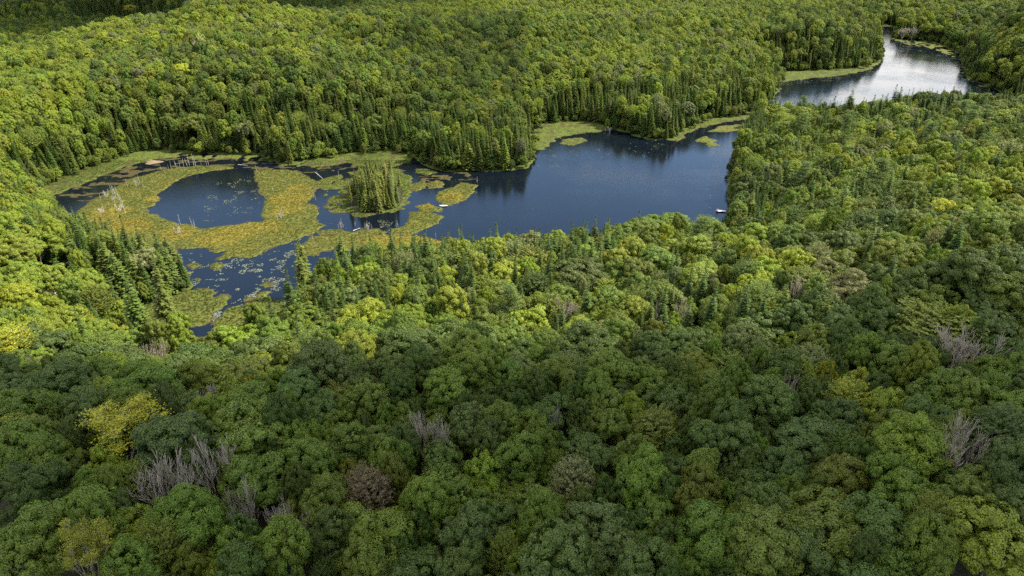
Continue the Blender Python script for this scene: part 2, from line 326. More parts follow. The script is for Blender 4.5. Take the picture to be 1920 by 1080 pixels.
n_s = nt(0.8, 8, 0.7, (1, 1.8, 1)); n_l = nt(0.09, 5); n_m = nt(0.5, 6)
floor_c = ramp(n_m.outputs['Fac'], (0.3, (0.018, 0.022, 0.010)), (0.7, (0.05, 0.045, 0.025)))
och_c = ramp(n_s.outputs['Fac'], (0.36, (0.075, 0.068, 0.012)), (0.5, (0.125, 0.105, 0.015)), (0.66, (0.165, 0.128, 0.018)))
olive_c = ramp(n_s.outputs['Fac'], (0.33, (0.038, 0.044, 0.010)), (0.5, (0.072, 0.075, 0.016)), (0.7, (0.105, 0.098, 0.02)))
grn_c = ramp(n_s.outputs['Fac'], (0.33, (0.032, 0.045, 0.009)), (0.52, (0.06, 0.08, 0.013)), (0.7, (0.09, 0.105, 0.017)))
brn_c = ramp(n_s.outputs['Fac'], (0.35, (0.02, 0.014, 0.007)), (0.55, (0.045, 0.038, 0.012)), (0.7, (0.085, 0.08, 0.018)))
pk = N.new('ShaderNodeMapRange'); pk.inputs['From Min'].default_value = 0.47; pk.inputs['From Max'].default_value = 0.64; L.new(n_l.outputs['Fac'], pk.inputs['Value']); pkm = N.new('ShaderNodeMath'); pkm.operation = 'MAXIMUM'; pk.inputs['To Max'].default_value = 0.35; L.new(pk.outputs[0], pkm.inputs[0]); L.new(sx.outputs[0], pkm.inputs[1])
bog = mixc(pkm.outputs[0], olive_c.outputs[0], och_c.outputs[0])
gsel = N.new('ShaderNodeMath'); gsel.operation = 'MULTIPLY_ADD'; gsel.inputs[1].default_value = 1.1; gsel.inputs[2].default_value = 0; L.new(sx.outputs[1], gsel.inputs[0]); gsel.use_clamp = True
wet = mixc(gsel.outputs[0], bog, grn_c.outputs[0])
wet2 = mixc(sx.outputs[2], wet, brn_c.outputs[0])
fin = mixc(at.outputs['Alpha'], floor_c.outputs[0], wet2)
L.new(fin, ps.inputs['Base Color'])
bp = N.new('ShaderNodeBump'); bp.inputs['Strength'].default_value = 0.7; bp.inputs['Distance'].default_value = 0.3; L.new(n_s.outputs['Fac'], bp.inputs['Height']); L.new(bp.outputs[0], ps.inputs['Normal'])
L.new(ps.outputs[0], out.inputs[0])

ny, nx = GX.shape
idx = np.arange(nx * ny).reshape(ny, nx)
quads = np.stack([idx[:-1, :-1], idx[:-1, 1:], idx[1:, 1:], idx[1:, :-1]], -1).reshape(-1, 4)
low = (fx_ > -330) & (fx_ < 480) & (fy_ > 120) & (fy_ < 760) & (gz < 0.7)
cov = np.stack([mo, np.where(is_m, mg, 0.9), np.where(is_m, mb, 0), np.where(is_m, 1.0, np.where(low, 0.8, 0.0))], -1)
ochre_spots = [(430,440,60),(540,372,38),(200,405,40),(560,400,30),(760,455,40),(850,370,20),(250,420,40),(800,387,15),(500,350,20)]
for u, v, r in ochre_spots: pass
ter = link("ground", mesh_np("ground", np.stack([fx_, fy_, gz], -1), quads, [gm], {'cover': ('FLOAT_COLOR', cov)}, smooth=True)); tag(ter, kind="structure")

# ---------------------------------------------------------------- lake water
wm, t = newmat("lake_water"); N = t.nodes; L = t.links
out = N.new('ShaderNodeOutputMaterial'); ps = N.new('ShaderNodeBsdfPrincipled')
ps.inputs['Base Color'].default_value = (0.003, 0.005, 0.008, 1); ps.inputs['Roughness'].default_value = 0.06; ps.inputs['IOR'].default_value = 1.333
tcn = N.new('ShaderNodeTexCoord')
w1 = nt(1.6, 3, 0.5, (1, 1.5, 1)); w2 = nt(5.5, 2, 0.5); w3 = nt(0.02, 3)
wind = N.new('ShaderNodeMapRange'); wind.inputs['From Min'].default_value = 0.35; wind.inputs['From Max'].default_value = 0.65; wind.inputs['To Min'].default_value = 0.25; wind.inputs['To Max'].default_value = 1.0; L.new(w3.outputs['Fac'], wind.inputs['Value'])
sm = N.new('ShaderNodeMath'); sm.operation = 'MULTIPLY_ADD'; sm.inputs[1].default_value = 0.35; L.new(w2.outputs['Fac'], sm.inputs[0]); L.new(w1.outputs['Fac'], sm.inputs[2])
sm2 = N.new('ShaderNodeMath'); sm2.operation = 'MULTIPLY'; L.new(sm.outputs[0], sm2.inputs[0]); L.new(wind.outputs[0], sm2.inputs[1])
bp = N.new('ShaderNodeBump'); bp.inputs['Strength'].default_value = 0.6; bp.inputs['Distance'].default_value = 0.065; L.new(sm2.outputs[0], bp.inputs['Height']); L.new(bp.outputs[0], ps.inputs['Normal'])
L.new(ps.outputs[0], out.inputs[0])
lo, hi = BASIN.min(0) - 12, BASIN.max(0) + 12
lo[1] = max(lo[1], 118)
wx = np.linspace(lo[0], hi[0], 60); wy = np.linspace(lo[1], hi[1], 60); WX, WY = np.meshgrid(wx, wy)
keep = sd_box(WX.ravel(), WY.ravel(), BASIN, 40) > -16
ii = np.arange(3600).reshape(60, 60); wq = np.stack([ii[:-1, :-1], ii[:-1, 1:], ii[1:, 1:], ii[1:, :-1]], -1).reshape(-1, 4)
wq = wq[keep[wq].any(1)]
wat = link("lake_water", mesh_np("lake_water", np.stack([WX.ravel(), WY.ravel(), np.zeros(3600)], -1), wq, [wm])); tag(wat, kind="structure")

# ---------------------------------------------------------------- tree prototypes (mesh data only)
def quad_cloud(P, Nn, size, asp=0.75, jit=0.6, r=rng):
    """one leaf-sized rhombus per point, facing roughly along Nn"""
    n = len(P); Nn = Nn + r.normal(0, jit, (n, 3)); Nn /= np.linalg.norm(Nn, axis=1)[:, None] + 1e-9
    A = np.cross(Nn, r.normal(0, 1, (n, 3))); A /= np.linalg.norm(A, axis=1)[:, None] + 1e-9
    B = np.cross(Nn, A); s = (np.asarray(size) * r.uniform(0.65, 1.3, n))[:, None]
    V = np.stack([P - A * s, P - B * s * asp, P + A * s, P + B * s * asp], 1).reshape(-1, 3)
    return V
def quads_n(n, off=0): return (np.arange(n * 4).reshape(-1, 4) + off)
def rand_dirs(n, r=rng, up=None):
    d = r.normal(0, 1, (n, 3)); d /= np.linalg.norm(d, axis=1)[:, None]
    if up is not None: d[:, 2] = np.where(d[:, 2] < up, np.abs(d[:, 2]), d[:, 2])
    return d
def tube(path, rad, sides=5):
    """tapered tube through path points"""
    path = np.asarray(path, float); n = len(path); V = []; Q = []
    for i in range(n):
        d = path[min(i + 1, n - 1)] - path[max(i - 1, 0)]; d /= np.linalg.norm(d) + 1e-9
        a = np.cross(d, [0.3, 0.9, 0.1] if abs(d[1]) < 0.9 else [1, 0, 0]); a /= np.linalg.norm(a) + 1e-9; b = np.cross(d, a)
        for k in range(sides):
            q = 2 * math.pi * k / sides; V.append(path[i] + (a * math.cos(q) + b * math.sin(q)) * rad[i])
    for i in range(n - 1):
        for k in range(sides): Q.append((i * sides + k, i * sides + (k + 1) % sides, (i + 1) * sides + (k + 1) % sides, (i + 1) * sides + k))
    return np.array(V), np.array(Q)
def join(parts):
    V = []; Q = []; o = 0
    for v, q in parts: V.append(v); Q.append(q + o); o += len(v)
    return np.concatenate(V), np.concatenate(Q)
def trunk_mesh(name, h, r0, mat, seed=0):
    r = np.random.default_rng(seed); z = np.linspace(-0.8, h, 8)
    p = np.stack([np.cumsum(r.normal(0, 0.08, 8)), np.cumsum(r.normal(0, 0.08, 8)), z], -1)
    rad = r0 * (1 - 0.75 * np.linspace(0, 1, 8)); rad[0] *= 1.35
    parts = [tube(p, rad, 8)]
    for k in range(7):
        zz = h * r.uniform(0.45, 0.9); a = r.uniform(0, 6.28); l = r.uniform(1.6, 2.8); b = np.array([0, 0, zz])
        q = np.array([b, b + [math.cos(a) * l * .5, math.sin(a) * l * .5, l * .35], b + [math.cos(a) * l, math.sin(a) * l, l * .9]]); parts.append(tube(q, [r0 * .35, r0 * .22, r0 * .08], 5))
    V, Q = join(parts); return mesh_np(name, V, Q, [mat], smooth=True)
def broadleaf(name, seed, style='dome', nmaj=15, leaf=0.118, dens=1.0, flat=0.75):
    """crown of radius ~4.6 m, from z=4.5 to z=14"""
    r = np.random.default_rng(seed); parts = []; cents = []
    Rr = 4.6; cz = 8.6
    # major limbs' masses on the dome
    ga = 2.399963; L_ = []
    for i in range(nmaj):
        t_ = (i + 0.5) / nmaj; zz = 1 - 1.25 * t_; rr = math.sqrt(max(0, 1 - zz * zz)); a = i * ga + r.uniform(-.35, .35) + seed
        if style == 'tall': k = np.array([rr * math.cos(a) * 2.6, rr * math.sin(a) * 2.6, zz * 4.3])
        elif style == 'wide': k = np.array([rr * math.cos(a) * 3.6, rr * math.sin(a) * 3.6, zz * 2.6])
        else: k = np.array([rr * math.cos(a) * 3.0, rr * math.sin(a) * 3.0, zz * 3.4])
        L_.append((k * r.uniform(0.70, 1.22), r.uniform(1.2, 2.3)))
    L_.append((np.array([0, 0, 0.8]), 2.4))
    P = []; Nn = []; Sz = []
    core = np.array([0, 0, -1.0])
    for k, rad in L_:
        nsub = int(23 * dens * (rad / 1.8) ** 2)
        d = rand_dirs(nsub, r); d[:, 2] *= 0.9
        outd = k - core; outd = outd / (np.linalg.norm(outd) + 1e-6)
        d = np.where(((d @ outd) < -0.25)[:, None], -d, d)
        ctr = k + d * rad * r.uniform(0.80, 1.12, nsub)[:, None] * np.array([1, 1, flat])
        for c_, dd in zip(ctr, d):
            # drop clusters buried in another mass
            bur = any(np.linalg.norm((c_ - k2) / np.array([1, 1, flat])) < r2 * 0.72 for k2, r2 in L_ if k2 is not k)
            if bur and r.random() < 0.85: continue
            sr = r.uniform(0.40, 0.74); nl = int(125 * sr * sr / 0.33)
            q = rand_dirs(nl, r); q = np.where(((q @ dd) < -0.3)[:, None], -q, q); q[:, 2] = np.where(r.random(nl) < 0.35, np.abs(q[:, 2]), q[:, 2])
            P.append(c_ + q * sr * r.uniform(0.78, 1.10, nl)[:, None] * np.array([1.05, 1.05, 0.85])); Nn.append(q * 0.9 + dd * 0.15 + [0, 0, 0.2]); Sz.append(np.full(nl, leaf))
        nf = 60; q = rand_dirs(nf, r); P.append(k + q * rad * 0.58 * np.array([1, 1, flat])); Nn.append(q); Sz.append(np.full(nf, 0.30))
    P = np.concatenate(P) + [0, 0, cz]; Nn = np.concatenate(Nn); Sz = np.concatenate(Sz)
    V = quad_cloud(P, Nn, Sz, 0.72, 0.34, r)
    return mesh_np(name, V, quads_n(len(P)), [M_LEAF])
def feathery(name, seed, leaf=0.13):
    """fine layered crown (beech, birch): many flat sprays leaning outward"""
    r = np.random.default_rng(seed); P = []; Nn = []
    n = 300
    for i in range(n):
        t_ = (i + 0.5) / n; zz = 1 - 1.3 * t_; rr = math.sqrt(max(0, 1 - zz * zz)); a = i * 2.39996 + r.uniform(-.3, .3)
        b = np.array([rr * math.cos(a) * 4.3, rr * math.sin(a) * 4.3, zz * 4.4]) * r.uniform(0.72, 1.05)
        od = np.array([math.cos(a), math.sin(a), 0.35 + zz * 0.6]); od /= np.linalg.norm(od); side = np.cross(od, [0, 0, 1]); side /= np.linalg.norm(side) + 1e-9
        m = 38; s1 = r.uniform(-0.8, 0.8, m); s2 = r.uniform(-0.45, 0.45, m) * (1 - np.abs(s1) * .6)
        P.append(b + od * s1[:, None] + side * s2[:, None] + r.normal(0, 0.07, (m, 3))); Nn.append(np.tile(np.array([0, 0, 1.0]) + od * 0.3, (m, 1)))
    P = np.concatenate(P) + [0, 0, 8.6]; Nn = np.concatenate(Nn)
    F_ = rand_dirs(260, r); PF = F_ * [2.9, 2.9, 3.0] + [0, 0, 8.0]
    V = np.concatenate([quad_cloud(P, Nn, leaf, 0.7, 0.5, r), quad_cloud(PF, F_, 0.5, 0.8, 0.5, r)])
    return mesh_np(name, V, quads_n(len(P) + 260), [M_LEAF])
def conifer(name, seed, h=14.0, rb=2.1, whorls=32, nb=11, droop=0.35, ragged=0.2, start=0.06, nq=9, power=0.9):
    r = np.random.default_rng(seed); P = []; Nn = []; Sz = []
    V = []; cnt = 0
    for w in range(whorls):
        t_ = start + (1 - start) * (w / (whorls - 1)); z = h * t_; Rw = rb * (1 - t_) ** power + 0.10
        if ragged > 0.3 and r.random() < 0.18: Rw *= 0.5
        for b in range(nb if t_ < 0.8 else 6):
            a = b * 2 * math.pi / nb + r.uniform(-.35, .35) + w * 0.9; l = Rw * r.uniform(1 - ragged, 1 + ragged * .5)
            od = np.array([math.cos(a), math.sin(a), 0.0]); side = np.array([-od[1], od[0], 0])
            s = np.linspace(0.18, 1.0, nq); wd = 0.34 * l * (1.05 - s) + 0.12
            up = 0.10 if t_ > 0.85 else 0
            ctr = od * (s * l)[:, None] + np.array([0, 0, 1.0]) * (z - droop * l * s ** 1.4 + up * s * 2 + 0.12 * l * s ** 4)[:, None]
            for k in range(nq):
                c_ = ctr[k] + r.normal(0, 0.04, 3); wid = wd[k] * r.uniform(0.8, 1.25); ln = l / nq * r.uniform(0.9, 1.5)
                for sg in (-1, 1):
                    tipv = c_ + side * sg * wid + od * ln * 0.9 - np.array([0, 0, wid * 0.25])
                    V += [c_ - od * ln * 0.3, c_ + side * sg * wid * 0.55 - od * ln * 0.25 - np.array([0, 0, .02]), tipv, c_ + od * ln * 0.9 + np.array([0, 0, .015])]; cnt += 1
    for k in range(30):   # leader
        c_ = np.array([0, 0, h * (0.965 + 0.05 * r.random())]); a = r.uniform(0, 6.28); d = np.array([math.cos(a), math.sin(a), 0.7]) * 0.14
        V += [c_ - [0.02, 0, 0.1], c_ + d * 0.5 + [0, 0, -.05], c_ + d, c_ + [0, 0, 0.12]]; cnt += 1
    return mesh_np(name, np.array(V), quads_n(cnt), [M_NEEDLE])
def pine(name, seed, h=15.0):
    r = np.random.default_rng(seed); P = []; Nn = []; parts = []
    for w in range(13):
        t_ = 0.25 + 0.75 * w / 12; z = h * t_; Rw = 3.3 * (1 - t_) ** 0.6 + 0.5
        for b in range(6):
            a = r.uniform(0, 6.28); l = Rw * r.uniform(0.5, 1.05); od = np.array([math.cos(a), math.sin(a), 0.12])
            for s in np.linspace(0.35, 1, 5):
                c_ = np.array([0, 0, z]) + od * l * s + [0, 0, 0.25 * s * s]; m = 26; q = r.normal(0, 1, (m, 3)) * [0.42, 0.42, 0.12]
                P.append(c_ + q); Nn.append(np.tile([0, 0, 1.0], (m, 1)))
    P = np.concatenate(P); Nn = np.concatenate(Nn)
    return mesh_np(name, quad_cloud(P, Nn, 0.14, 0.35, 0.6, r), quads_n(len(P)), [M_NEEDLE])
def branchy(seed, h=12.0, spread=0.55, levels=5, r0=0.16, first=0.35, sides=4, fan=1.0, nch=(2, 4), twig=0.018):
    """bare limbs that fork again and again, reaching up and out"""
    r = np.random.default_rng(seed); parts = []; tips = []
    def grow(p, d, l, rad, lv):
        n = 4; pts = [p]; dd = d.copy()
        for i in range(n):
            dd = dd + r.normal(0, 0.07, 3) + np.array([0, 0, 0.07]); dd /= np.linalg.norm(dd); pts.append(pts[-1] + dd * l / n)
        r1 = max(rad * 0.55, twig); parts.append(tube(pts, np.linspace(rad, r1, n + 1), sides if lv > 1 else 3))
        if lv == 0: tips.append((pts[-1], dd)); return
        for c_ in range(int(r.integers(nch[0], nch[1] + 1))):
            f = r.uniform(0.45, 1.0) if c_ else 1.0; q = np.array(pts); k = f * n; i0 = min(int(k), n - 1); b = q[i0] + (q[i0 + 1] - q[i0]) * (k - i0)
            ax = r.normal(0, 1, 3) * [1, 1, 0.4]; nd = dd + ax * spread * 0.5 + np.array([0, 0, 0.12]); nd /= np.linalg.norm(nd)
            grow(b, nd, l * r.uniform(0.58, 0.82), max(r1 * r.uniform(.65, .9), twig), lv - 1)
    p = np.array([0, 0, h * first])
    for k in range(int(4 + 3 * fan)):
        a = k * 2.4 + r.uniform(-.4, .4); tl = r.uniform(0.15, 0.75) * fan; d = np.array([math.cos(a) * tl, math.sin(a) * tl, 1.0]); d /= np.linalg.norm(d)
        grow(p + [0, 0, r.uniform(-1.2, .4)], d, h * (1 - first) * 0.36, r0 * 0.62, levels - 1)
    V, Q = join(parts); return V, Q, tips
print("helpers", round(time.time() - T0, 1))
BL = [broadleaf("maple_crown", 1), broadleaf("maple_crown", 2, 'wide', 16), broadleaf("maple_crown", 3, 'tall', 14), broadleaf("maple_crown", 4, 'dome', 19, flat=0.85),
      broadleaf("maple_crown", 5, 'wide', 13, 0.13, 0.9), broadleaf("maple_crown", 6, 'dome', 12, 0.12, 0.85), feathery("layered_crown", 7), feathery("layered_crown", 8),
      broadleaf("maple_crown", 61, 'wide', 9, flat=0.6), broadleaf("maple_crown", 62, 'tall', 10), broadleaf("maple_crown", 63, 'dome', 22, 0.10, 0.8, 0.9)]
CN = [conifer("fir_crown", 11), conifer("fir_crown", 12, rb=1.7, whorls=38), conifer("spruce_crown", 13, rb=2.3, ragged=0.45, droop=0.5), conifer("spruce_crown", 14, rb=1.5, ragged=0.4, droop=0.45, whorls=32),
      conifer("cedar_crown", 15, rb=2.2, power=0.6, ragged=0.3, droop=0.25, nb=11), pine("pine_crown", 16), conifer("spruce_crown", 17, rb=1.9, ragged=0.5, droop=0.55, start=0.2)]
def turned(me):
    c = me.copy(); c.name = "turning_crown"; c.materials.clear(); c.materials.append(M_TURN); return c
BLT = {k: turned(BL[k]) for k in (0, 6, 4, 7, 5)}
TR_B = [trunk_mesh("brown_trunk", 10.5, 0.24, M_BARK, 3), trunk_mesh("grey_trunk", 10.0, 0.22, M_GREYBARK, 4)]
def ctrunk(h, r0, mat, seed):
    V, Q = tube(np.stack([np.zeros(8), np.zeros(8), np.linspace(-.8, h, 8)], -1), r0 * (1 - .93 * np.linspace(0, 1, 8)), 7); return mesh_np("straight_trunk", V, Q, [mat], smooth=True)
TR_C = ctrunk(13.6, 0.17, M_BARK, 1)
def dead_tree_mesh(seed, **k):
    V, Q, tips = branchy(seed, **k); rr_ = np.percentile(np.hypot(V[:, 0], V[:, 1]), 96); V[:, 2] *= 12.0 / V[:, 2].max(); top_ = V[:, 2] > 4.5; V[top_, :2] *= 4.2 / rr_; V[~top_, :2] *= min(1.0, 4.2 / rr_); return mesh_np("bare_limbs", V, Q, [M_DEAD], smooth=True), tips
DEAD = [dead_tree_mesh(21, levels=5, fan=1.1, spread=0.6)[0], dead_tree_mesh(22, levels=5, fan=0.8, spread=0.45)[0], dead_tree_mesh(23, levels=5, fan=1.3, spread=0.75, first=0.3)[0]]
DTR = ctrunk(12 * 0.42, 0.24, M_DEAD, 2)
def snag_mesh(seed, h=4.0):
    r = np.random.default_rng(seed); n = 6; p = np.stack([np.cumsum(r.normal(0, .06, n)), np.cumsum(r.normal(0, .06, n)), np.linspace(-.6, h, n)], -1)
    parts = [tube(p, np.linspace(0.075, 0.025, n), 6)]
    for k in range(int(r.integers(14, 46))):
        z = h * r.uniform(.25, .98); a = r.uniform(0, 6.28); l = r.uniform(.25, .9) * (1.1 - z / h); b = np.array([np.interp(z, p[:, 2], p[:, 0]), np.interp(z, p[:, 2], p[:, 1]), z])
        parts.append(tube([b, b + [math.cos(a) * l * .6, math.sin(a) * l * .6, l * .15], b + [math.cos(a) * l, math.sin(a) * l, l * .5]], [.022, .016, .010], 4))
    V, Q = join(parts); return mesh_np("bleached_snag", V, Q, [M_BLEACH], smooth=True)
SNAG = [snag_mesh(s) for s in range(31, 36)]
V, Q, tp = branchy(41, h=3.0, first=0.05, levels=4, r0=0.06, twig=0.012, spread=0.6); BUSH = mesh_np("bare_bush", V, Q, [M_BLEACH])
print("protos", round(time.time() - T0, 1))

# ---------------------------------------------------------------- where the trees stand
# crowns read off the photograph: (u, v, width px, colour)   d dark, m mid, b blue-green, g bright, o olive, p pale, y yellow-green, Y yellow
CR = """463 827 140 m;320 853 130 b;487 902 115 m;133 962 130 m;57 1022 110 m;350 1003 115 m;37 912 90 d;30 850 90 m;567 748 100 b;450 752 110 m;600 865 90 m;593 952 100 m
200 862 60 y;893 888 85 g;963 880 95 m;1097 845 95 b;1003 832 75 o;1040 778 95 b;1113 766 80 m;1233 797 90 o;1180 772 60 g;880 806 95 b;840 747 100 m;707 870 80 m;767 952 80 m
830 976 85 m;887 1002 105 b;1013 988 95 m;1120 1006 140 b;1190 906 100 m;1067 916 95 p;1240 985 85 m;940 1042 60 o;1060 1062 140 b;690 1008 130 m;853 1072 90 b;1207 1072 100 b;670 1064 100 m;1187 856 80 m;1252 892 80 b
1323 777 65 m;1420 772 100 b;1573 802 110 d;1497 827 125 b;1667 772 70 g;1747 787 85 b;1820 762 85 m;1897 772 90 m;1713 852 130 g;1473 892 85 b;1427 942 90 b;1577 902 95 o;1563 982 140 o;1663 1006 110 b
1713 942 110 m;1813 932 95 m;1897 872 85 b;1897 952 90 b;1863 1017 135 g;1340 1012 130 m;1440 1042 150 m;1505 1034 100 b;1747 997 70 o;1752 1042 80 m;1357 847 95 b;1313 887 75 m;1330 932 80 o;1600 866 60 d;1650 822 60 m
883 652 140 d;957 652 95 m;1017 657 85 m;1107 657 130 d;757 657 120 d;775 692 90 d;1203 662 80 d;840 617 60 m;690 602 110 y;660 682 60 b;90 656 100 d;160 702 120 d;433 641 70 g;477 677 110 d;520 637 85 m;593 641 115 m
393 651 55 o;560 615 60 m;233 692 90 d;360 692 110 d;100 732 110 d;283 737 110 m;600 702 120 d;1763 614 150 o;1890 572 90 m;1893 502 75 d;1813 532 105 d;1747 532 75 d;1697 547 80 d;1607 547 80 p;1513 527 80 o
1430 512 70 y;1490 502 65 y;1427 537 60 y;1533 492 50 p;1513 602 80 d;1573 612 90 d;1640 597 80 d;1423 617 110 d;1673 427 90 d;1760 387 50 m;1763 403 50 Y;1523 682 70 p;1613 670 55 m;1313 652 80 d;1297 692 60 o;1460 697 80 d
1387 702 50 p;1663 682 80 m;1723 702 60 g;1850 692 60 m;1090 515 105 d;993 492 90 o;947 527 80 y;940 552 85 o;1055 560 75 m;1150 560 80 m;1210 440 80 m;1260 425 75 m;1310 520 85 g;1250 560 80 m;1180 600 75 g;1340 580 80 m
860 590 75 y;780 565 60 m;710 545 60 m;620 560 60 m;1000 605 80 g;760 600 70 g;900 600 80 m;1330 470 70 o;1380 450 60 m;1230 500 80 m;480 600 45 m;340 632 45 g;300 640 45 m;210 640 60 m;20 600 60 m
50 530 60 g;15 470 60 g;60 460 55 g;100 520 55 g;40 560 60 y;130 560 45 m;10 420 50 y;95 430 45 g;345 133 36 Y;560 822 70 m;640 800 80 m;700 760 80 m;760 800 60 m;530 810 60 d;250 780 80 m;150 790 80 b;80 820 80 m;40 760 90 m
320 790 60 d;620 1020 90 d;540 1060 90 m;450 1040 90 m;250 1060 90 m;190 1000 70 m;290 1030 70 o;960 720 80 m;1040 710 80 m;1130 710 90 m;1220 730 80 m;1290 735 60 m;880 715 80 m;800 715 70 d;1370 745 60 m;1640 730 50 d"""
crowns = []
for ln in CR.replace("\n", ";").split(";"):
    a = ln.split()
    if len(a) == 4: crowns.append((float(a[0]), float(a[1]), float(a[2]), a[3]))
TINT = {'d': (0.070, 0.105, 0.018), 'm': (0.112, 0.160, 0.020), 'b': (0.088, 0.130, 0.028), 'g': (0.165, 0.212, 0.020), 'o': (0.120, 0.148, 0.018), 'p': (0.150, 0.175, 0.060),
        'y': (0.19, 0.235, 0.018), 'Y': (0.30, 0.31, 0.024), 'R': (0.135, 0.105, 0.055)}
WORD = {'d': 'dark green', 'm': 'mid-green', 'b': 'bluish green', 'g': 'bright green', 'o': 'olive green', 'p': 'pale green', 'y': 'yellow-green', 'Y': 'yellow', 'R': 'rusty brown'}
# special trees: bare and yellow ones, positions fixed
DEADS = [(310,935,135,0,'broad fan-shaped bare grey tree'),(408,900,95,1,'upright bare grey tree'),(455,962,75,2,'small bare grey tree'),(388,760,46,1,'slender bare grey tree'),(545,992,85,2,'thin bare tree'),
  (798,838,90,1,'tall forked bare grey tree'),(1800,682,110,0,'rounded bare grey tree'),(1805,862,110,2,'spreading bare grey tree'),(285,672,62,2,'faded grey tree'),(1068,594,52,0,'pinkish grey bare tree'),
  (1222,590,40,2,'bare grey tree'),(1283,594,30,1,'small bare tree'),(1500,552,36,1,'narrow bare tree'),(1372,745,44,1,'bare brown-grey tree'),(362,68,22,0,'bare grey tree'),(378,88,28,2,'bare grey tree'),(360,6,24,0,'bare grey tree'),
  (592,25,26,0,'bare grey tree'),(690,95,26,2,'bare grey tree'),(905,500,18,1,'bare split trunk'),(1475,745,30,1,'small bare tree'),(1035,790,50,2,'bare-topped tree'),(60,690,40,2,'bare grey tree'),(1694,62,20,0,'pinkish bare tree'),(1712,60,16,2,'bare tree')]
YELL = [(225,822,150,'Y'),(1590,748,85,'Y'),(483,714,42,'Y'),(20,648,80,'Y'),(1553,700,34,'Y'),(1613,716,50,'Y'),(1500,706,56,'y'),(160,1043,90,'Y'),(372,62,16,'Y'),(376,74,18,'Y'),(228,85,24,'Y'),(245,15,22,'Y'),(820,70,20,'Y'),(910,90,24,'Y'),
  (930,165,26,'Y'),(985,155,30,'y'),(688,920,88,'R'),(680,25,26,'R'),(165,600,26,'Y'),(1800,612,60,'y'),(1830,395,40,'y'),(865,615,40,'Y')]
placed = []   # x, y, radius
trees = []    # dict(kind, x, y, z, r, h, tint, col, proto)
def blocks_view(x, y, r_, h):
    '''would this tree hide the small dock, which the photograph shows clear of branches'''
    z = float(gat(x, y)); ut, vt, dep = project(np.array([x, y, z + h])); ub, vb, _ = project(np.array([x, y, z]))
    return abs(ut - 1350) < 15 + r_ / dep * F and vt < 406 and vb > 398
def jit(c, s=0.08):
    k = 1 + random.uniform(-s, s); return tuple(max(0.003, a * k * (1 + random.uniform(-s, s) * .6)) for a in c)
def add_tree(kind, x, y, r_, h, col, proto, tint=None):
    trees.append(dict(kind=kind, x=x, y=y, z=float(gat(x, y)), r=r_, h=h, col=col, proto=proto, tint=tint or jit(TINT[col], .12), rot=random.uniform(0, 6.28)))
    placed.append((x, y, r_))
specials = []
for u, v, w, k, nm in DEADS:
    P = on_ground(u, v, 10.0); d = np.linalg.norm(P - CAMP); specials.append(('dead', u, v, P, max(1.6, w / 2 / F * d), k, nm)); placed.append((P[0], P[1], w / 2 / F * d * 0.95))
for u, v, w, c_ in YELL:
    P = on_ground(u, v, 11.0); d = np.linalg.norm(P - CAMP); specials.append(('yellow', u, v, P, max(1.6, w / 2 / F * d), c_, '')); placed.append((P[0], P[1], w / 2 / F * d * 0.95))
for u, v, w, c_ in crowns:
    P = on_ground(u, v, 10.5); d = np.linalg.norm(P - CAMP); r_ = w / 2 / F * d
    pr = 6 + random.randint(0, 1) if c_ in 'op' and random.random() < .6 else random.choice([0, 1, 2, 3, 4, 5, 8, 9, 10])
    add_tree('b', P[0], P[1], r_, 14.5 * random.uniform(.94, 1.1), c_, pr)
CONS = """905 480 26 d;925 490 28 d;1003 485 30 d;1030 488 34 d;1042 478 34 d;1015 480 28 d;1085 480 30 d;1035 520 40 d;752 480 26 d;775 500 44 d;712 500 26 d;640 500 50 o;648 520 44 d;562 520 52 o;560 495 52 o;635 560 44 d;590 560 30 d;610 580 30 d
508 610 42 d;535 575 60 d;820 540 38 d;720 520 36 d;880 500 30 d;870 580 22 d;1320 430 26 d;1322 540 34 d;1290 545 34 d;1225 570 34 d;1222 600 36 d;1298 600 34 d;1248 615 40 d;1130 470 30 d;1045 610 22 d;270 640 36 d;245 635 30 d
1200 430 28 d;700 560 30 d;780 570 30 d;230 470 34 d;195 455 30 d;160 440 36 d;145 460 34 d;265 480 32 o;290 480 34 d;310 490 36 o;280 520 34 o;240 510 34 o;230 560 34 m;210 520 34 m;190 500 34 m
1683 205 40 d;1600 196 22 o;1640 200 16 d;1690 190 22 d;1770 195 20 d;1745 192 16 d;1757 192 16 d;1790 190 22 d;1800 190 16 d;1818 192 26 d;1735 195 16 d;1655 198 16 d;1500 205 20 d;1565 205 20 d"""
con_list = []
for ln in CONS.replace("\n", ";").split(";"):
    a = ln.split()
    if len(a) == 4:
        u, v, w = map(float, a[:3]); h = 13.0 if v < 300 else 16.0 if u > 560 else 13.5
        while True:
            P = on_ground(u, v - w * 1.05, h)
            if h > 20 or sdist(P[:1], P[1:2], BASIN)[0] < -1: break
            h += 0.5
        d = np.linalg.norm(P - CAMP); r_ = w / 2 / F * d
        if blocks_view(P[0], P[1], 2.5, h + .8): continue
        r_ = min(max(r_ * 1.25, 1.9), 3.6); con_list.append((u, v)); add_tree('c', P[0], P[1], r_, h + .8, {'d': 'D', 'o': 'O', 'm': 'M'}[a[3]] if True else '', {'d': random.choice([0, 0, 1, 2]), 'o': random.choice([2, 4, 6]), 'm': 4}[a[3]], tint=jit({'d': (0.072, 0.108, 0.026), 'o': (0.130, 0.158, 0.036), 'm': (0.12, 0.16, 0.035)}[a[3]], .12))
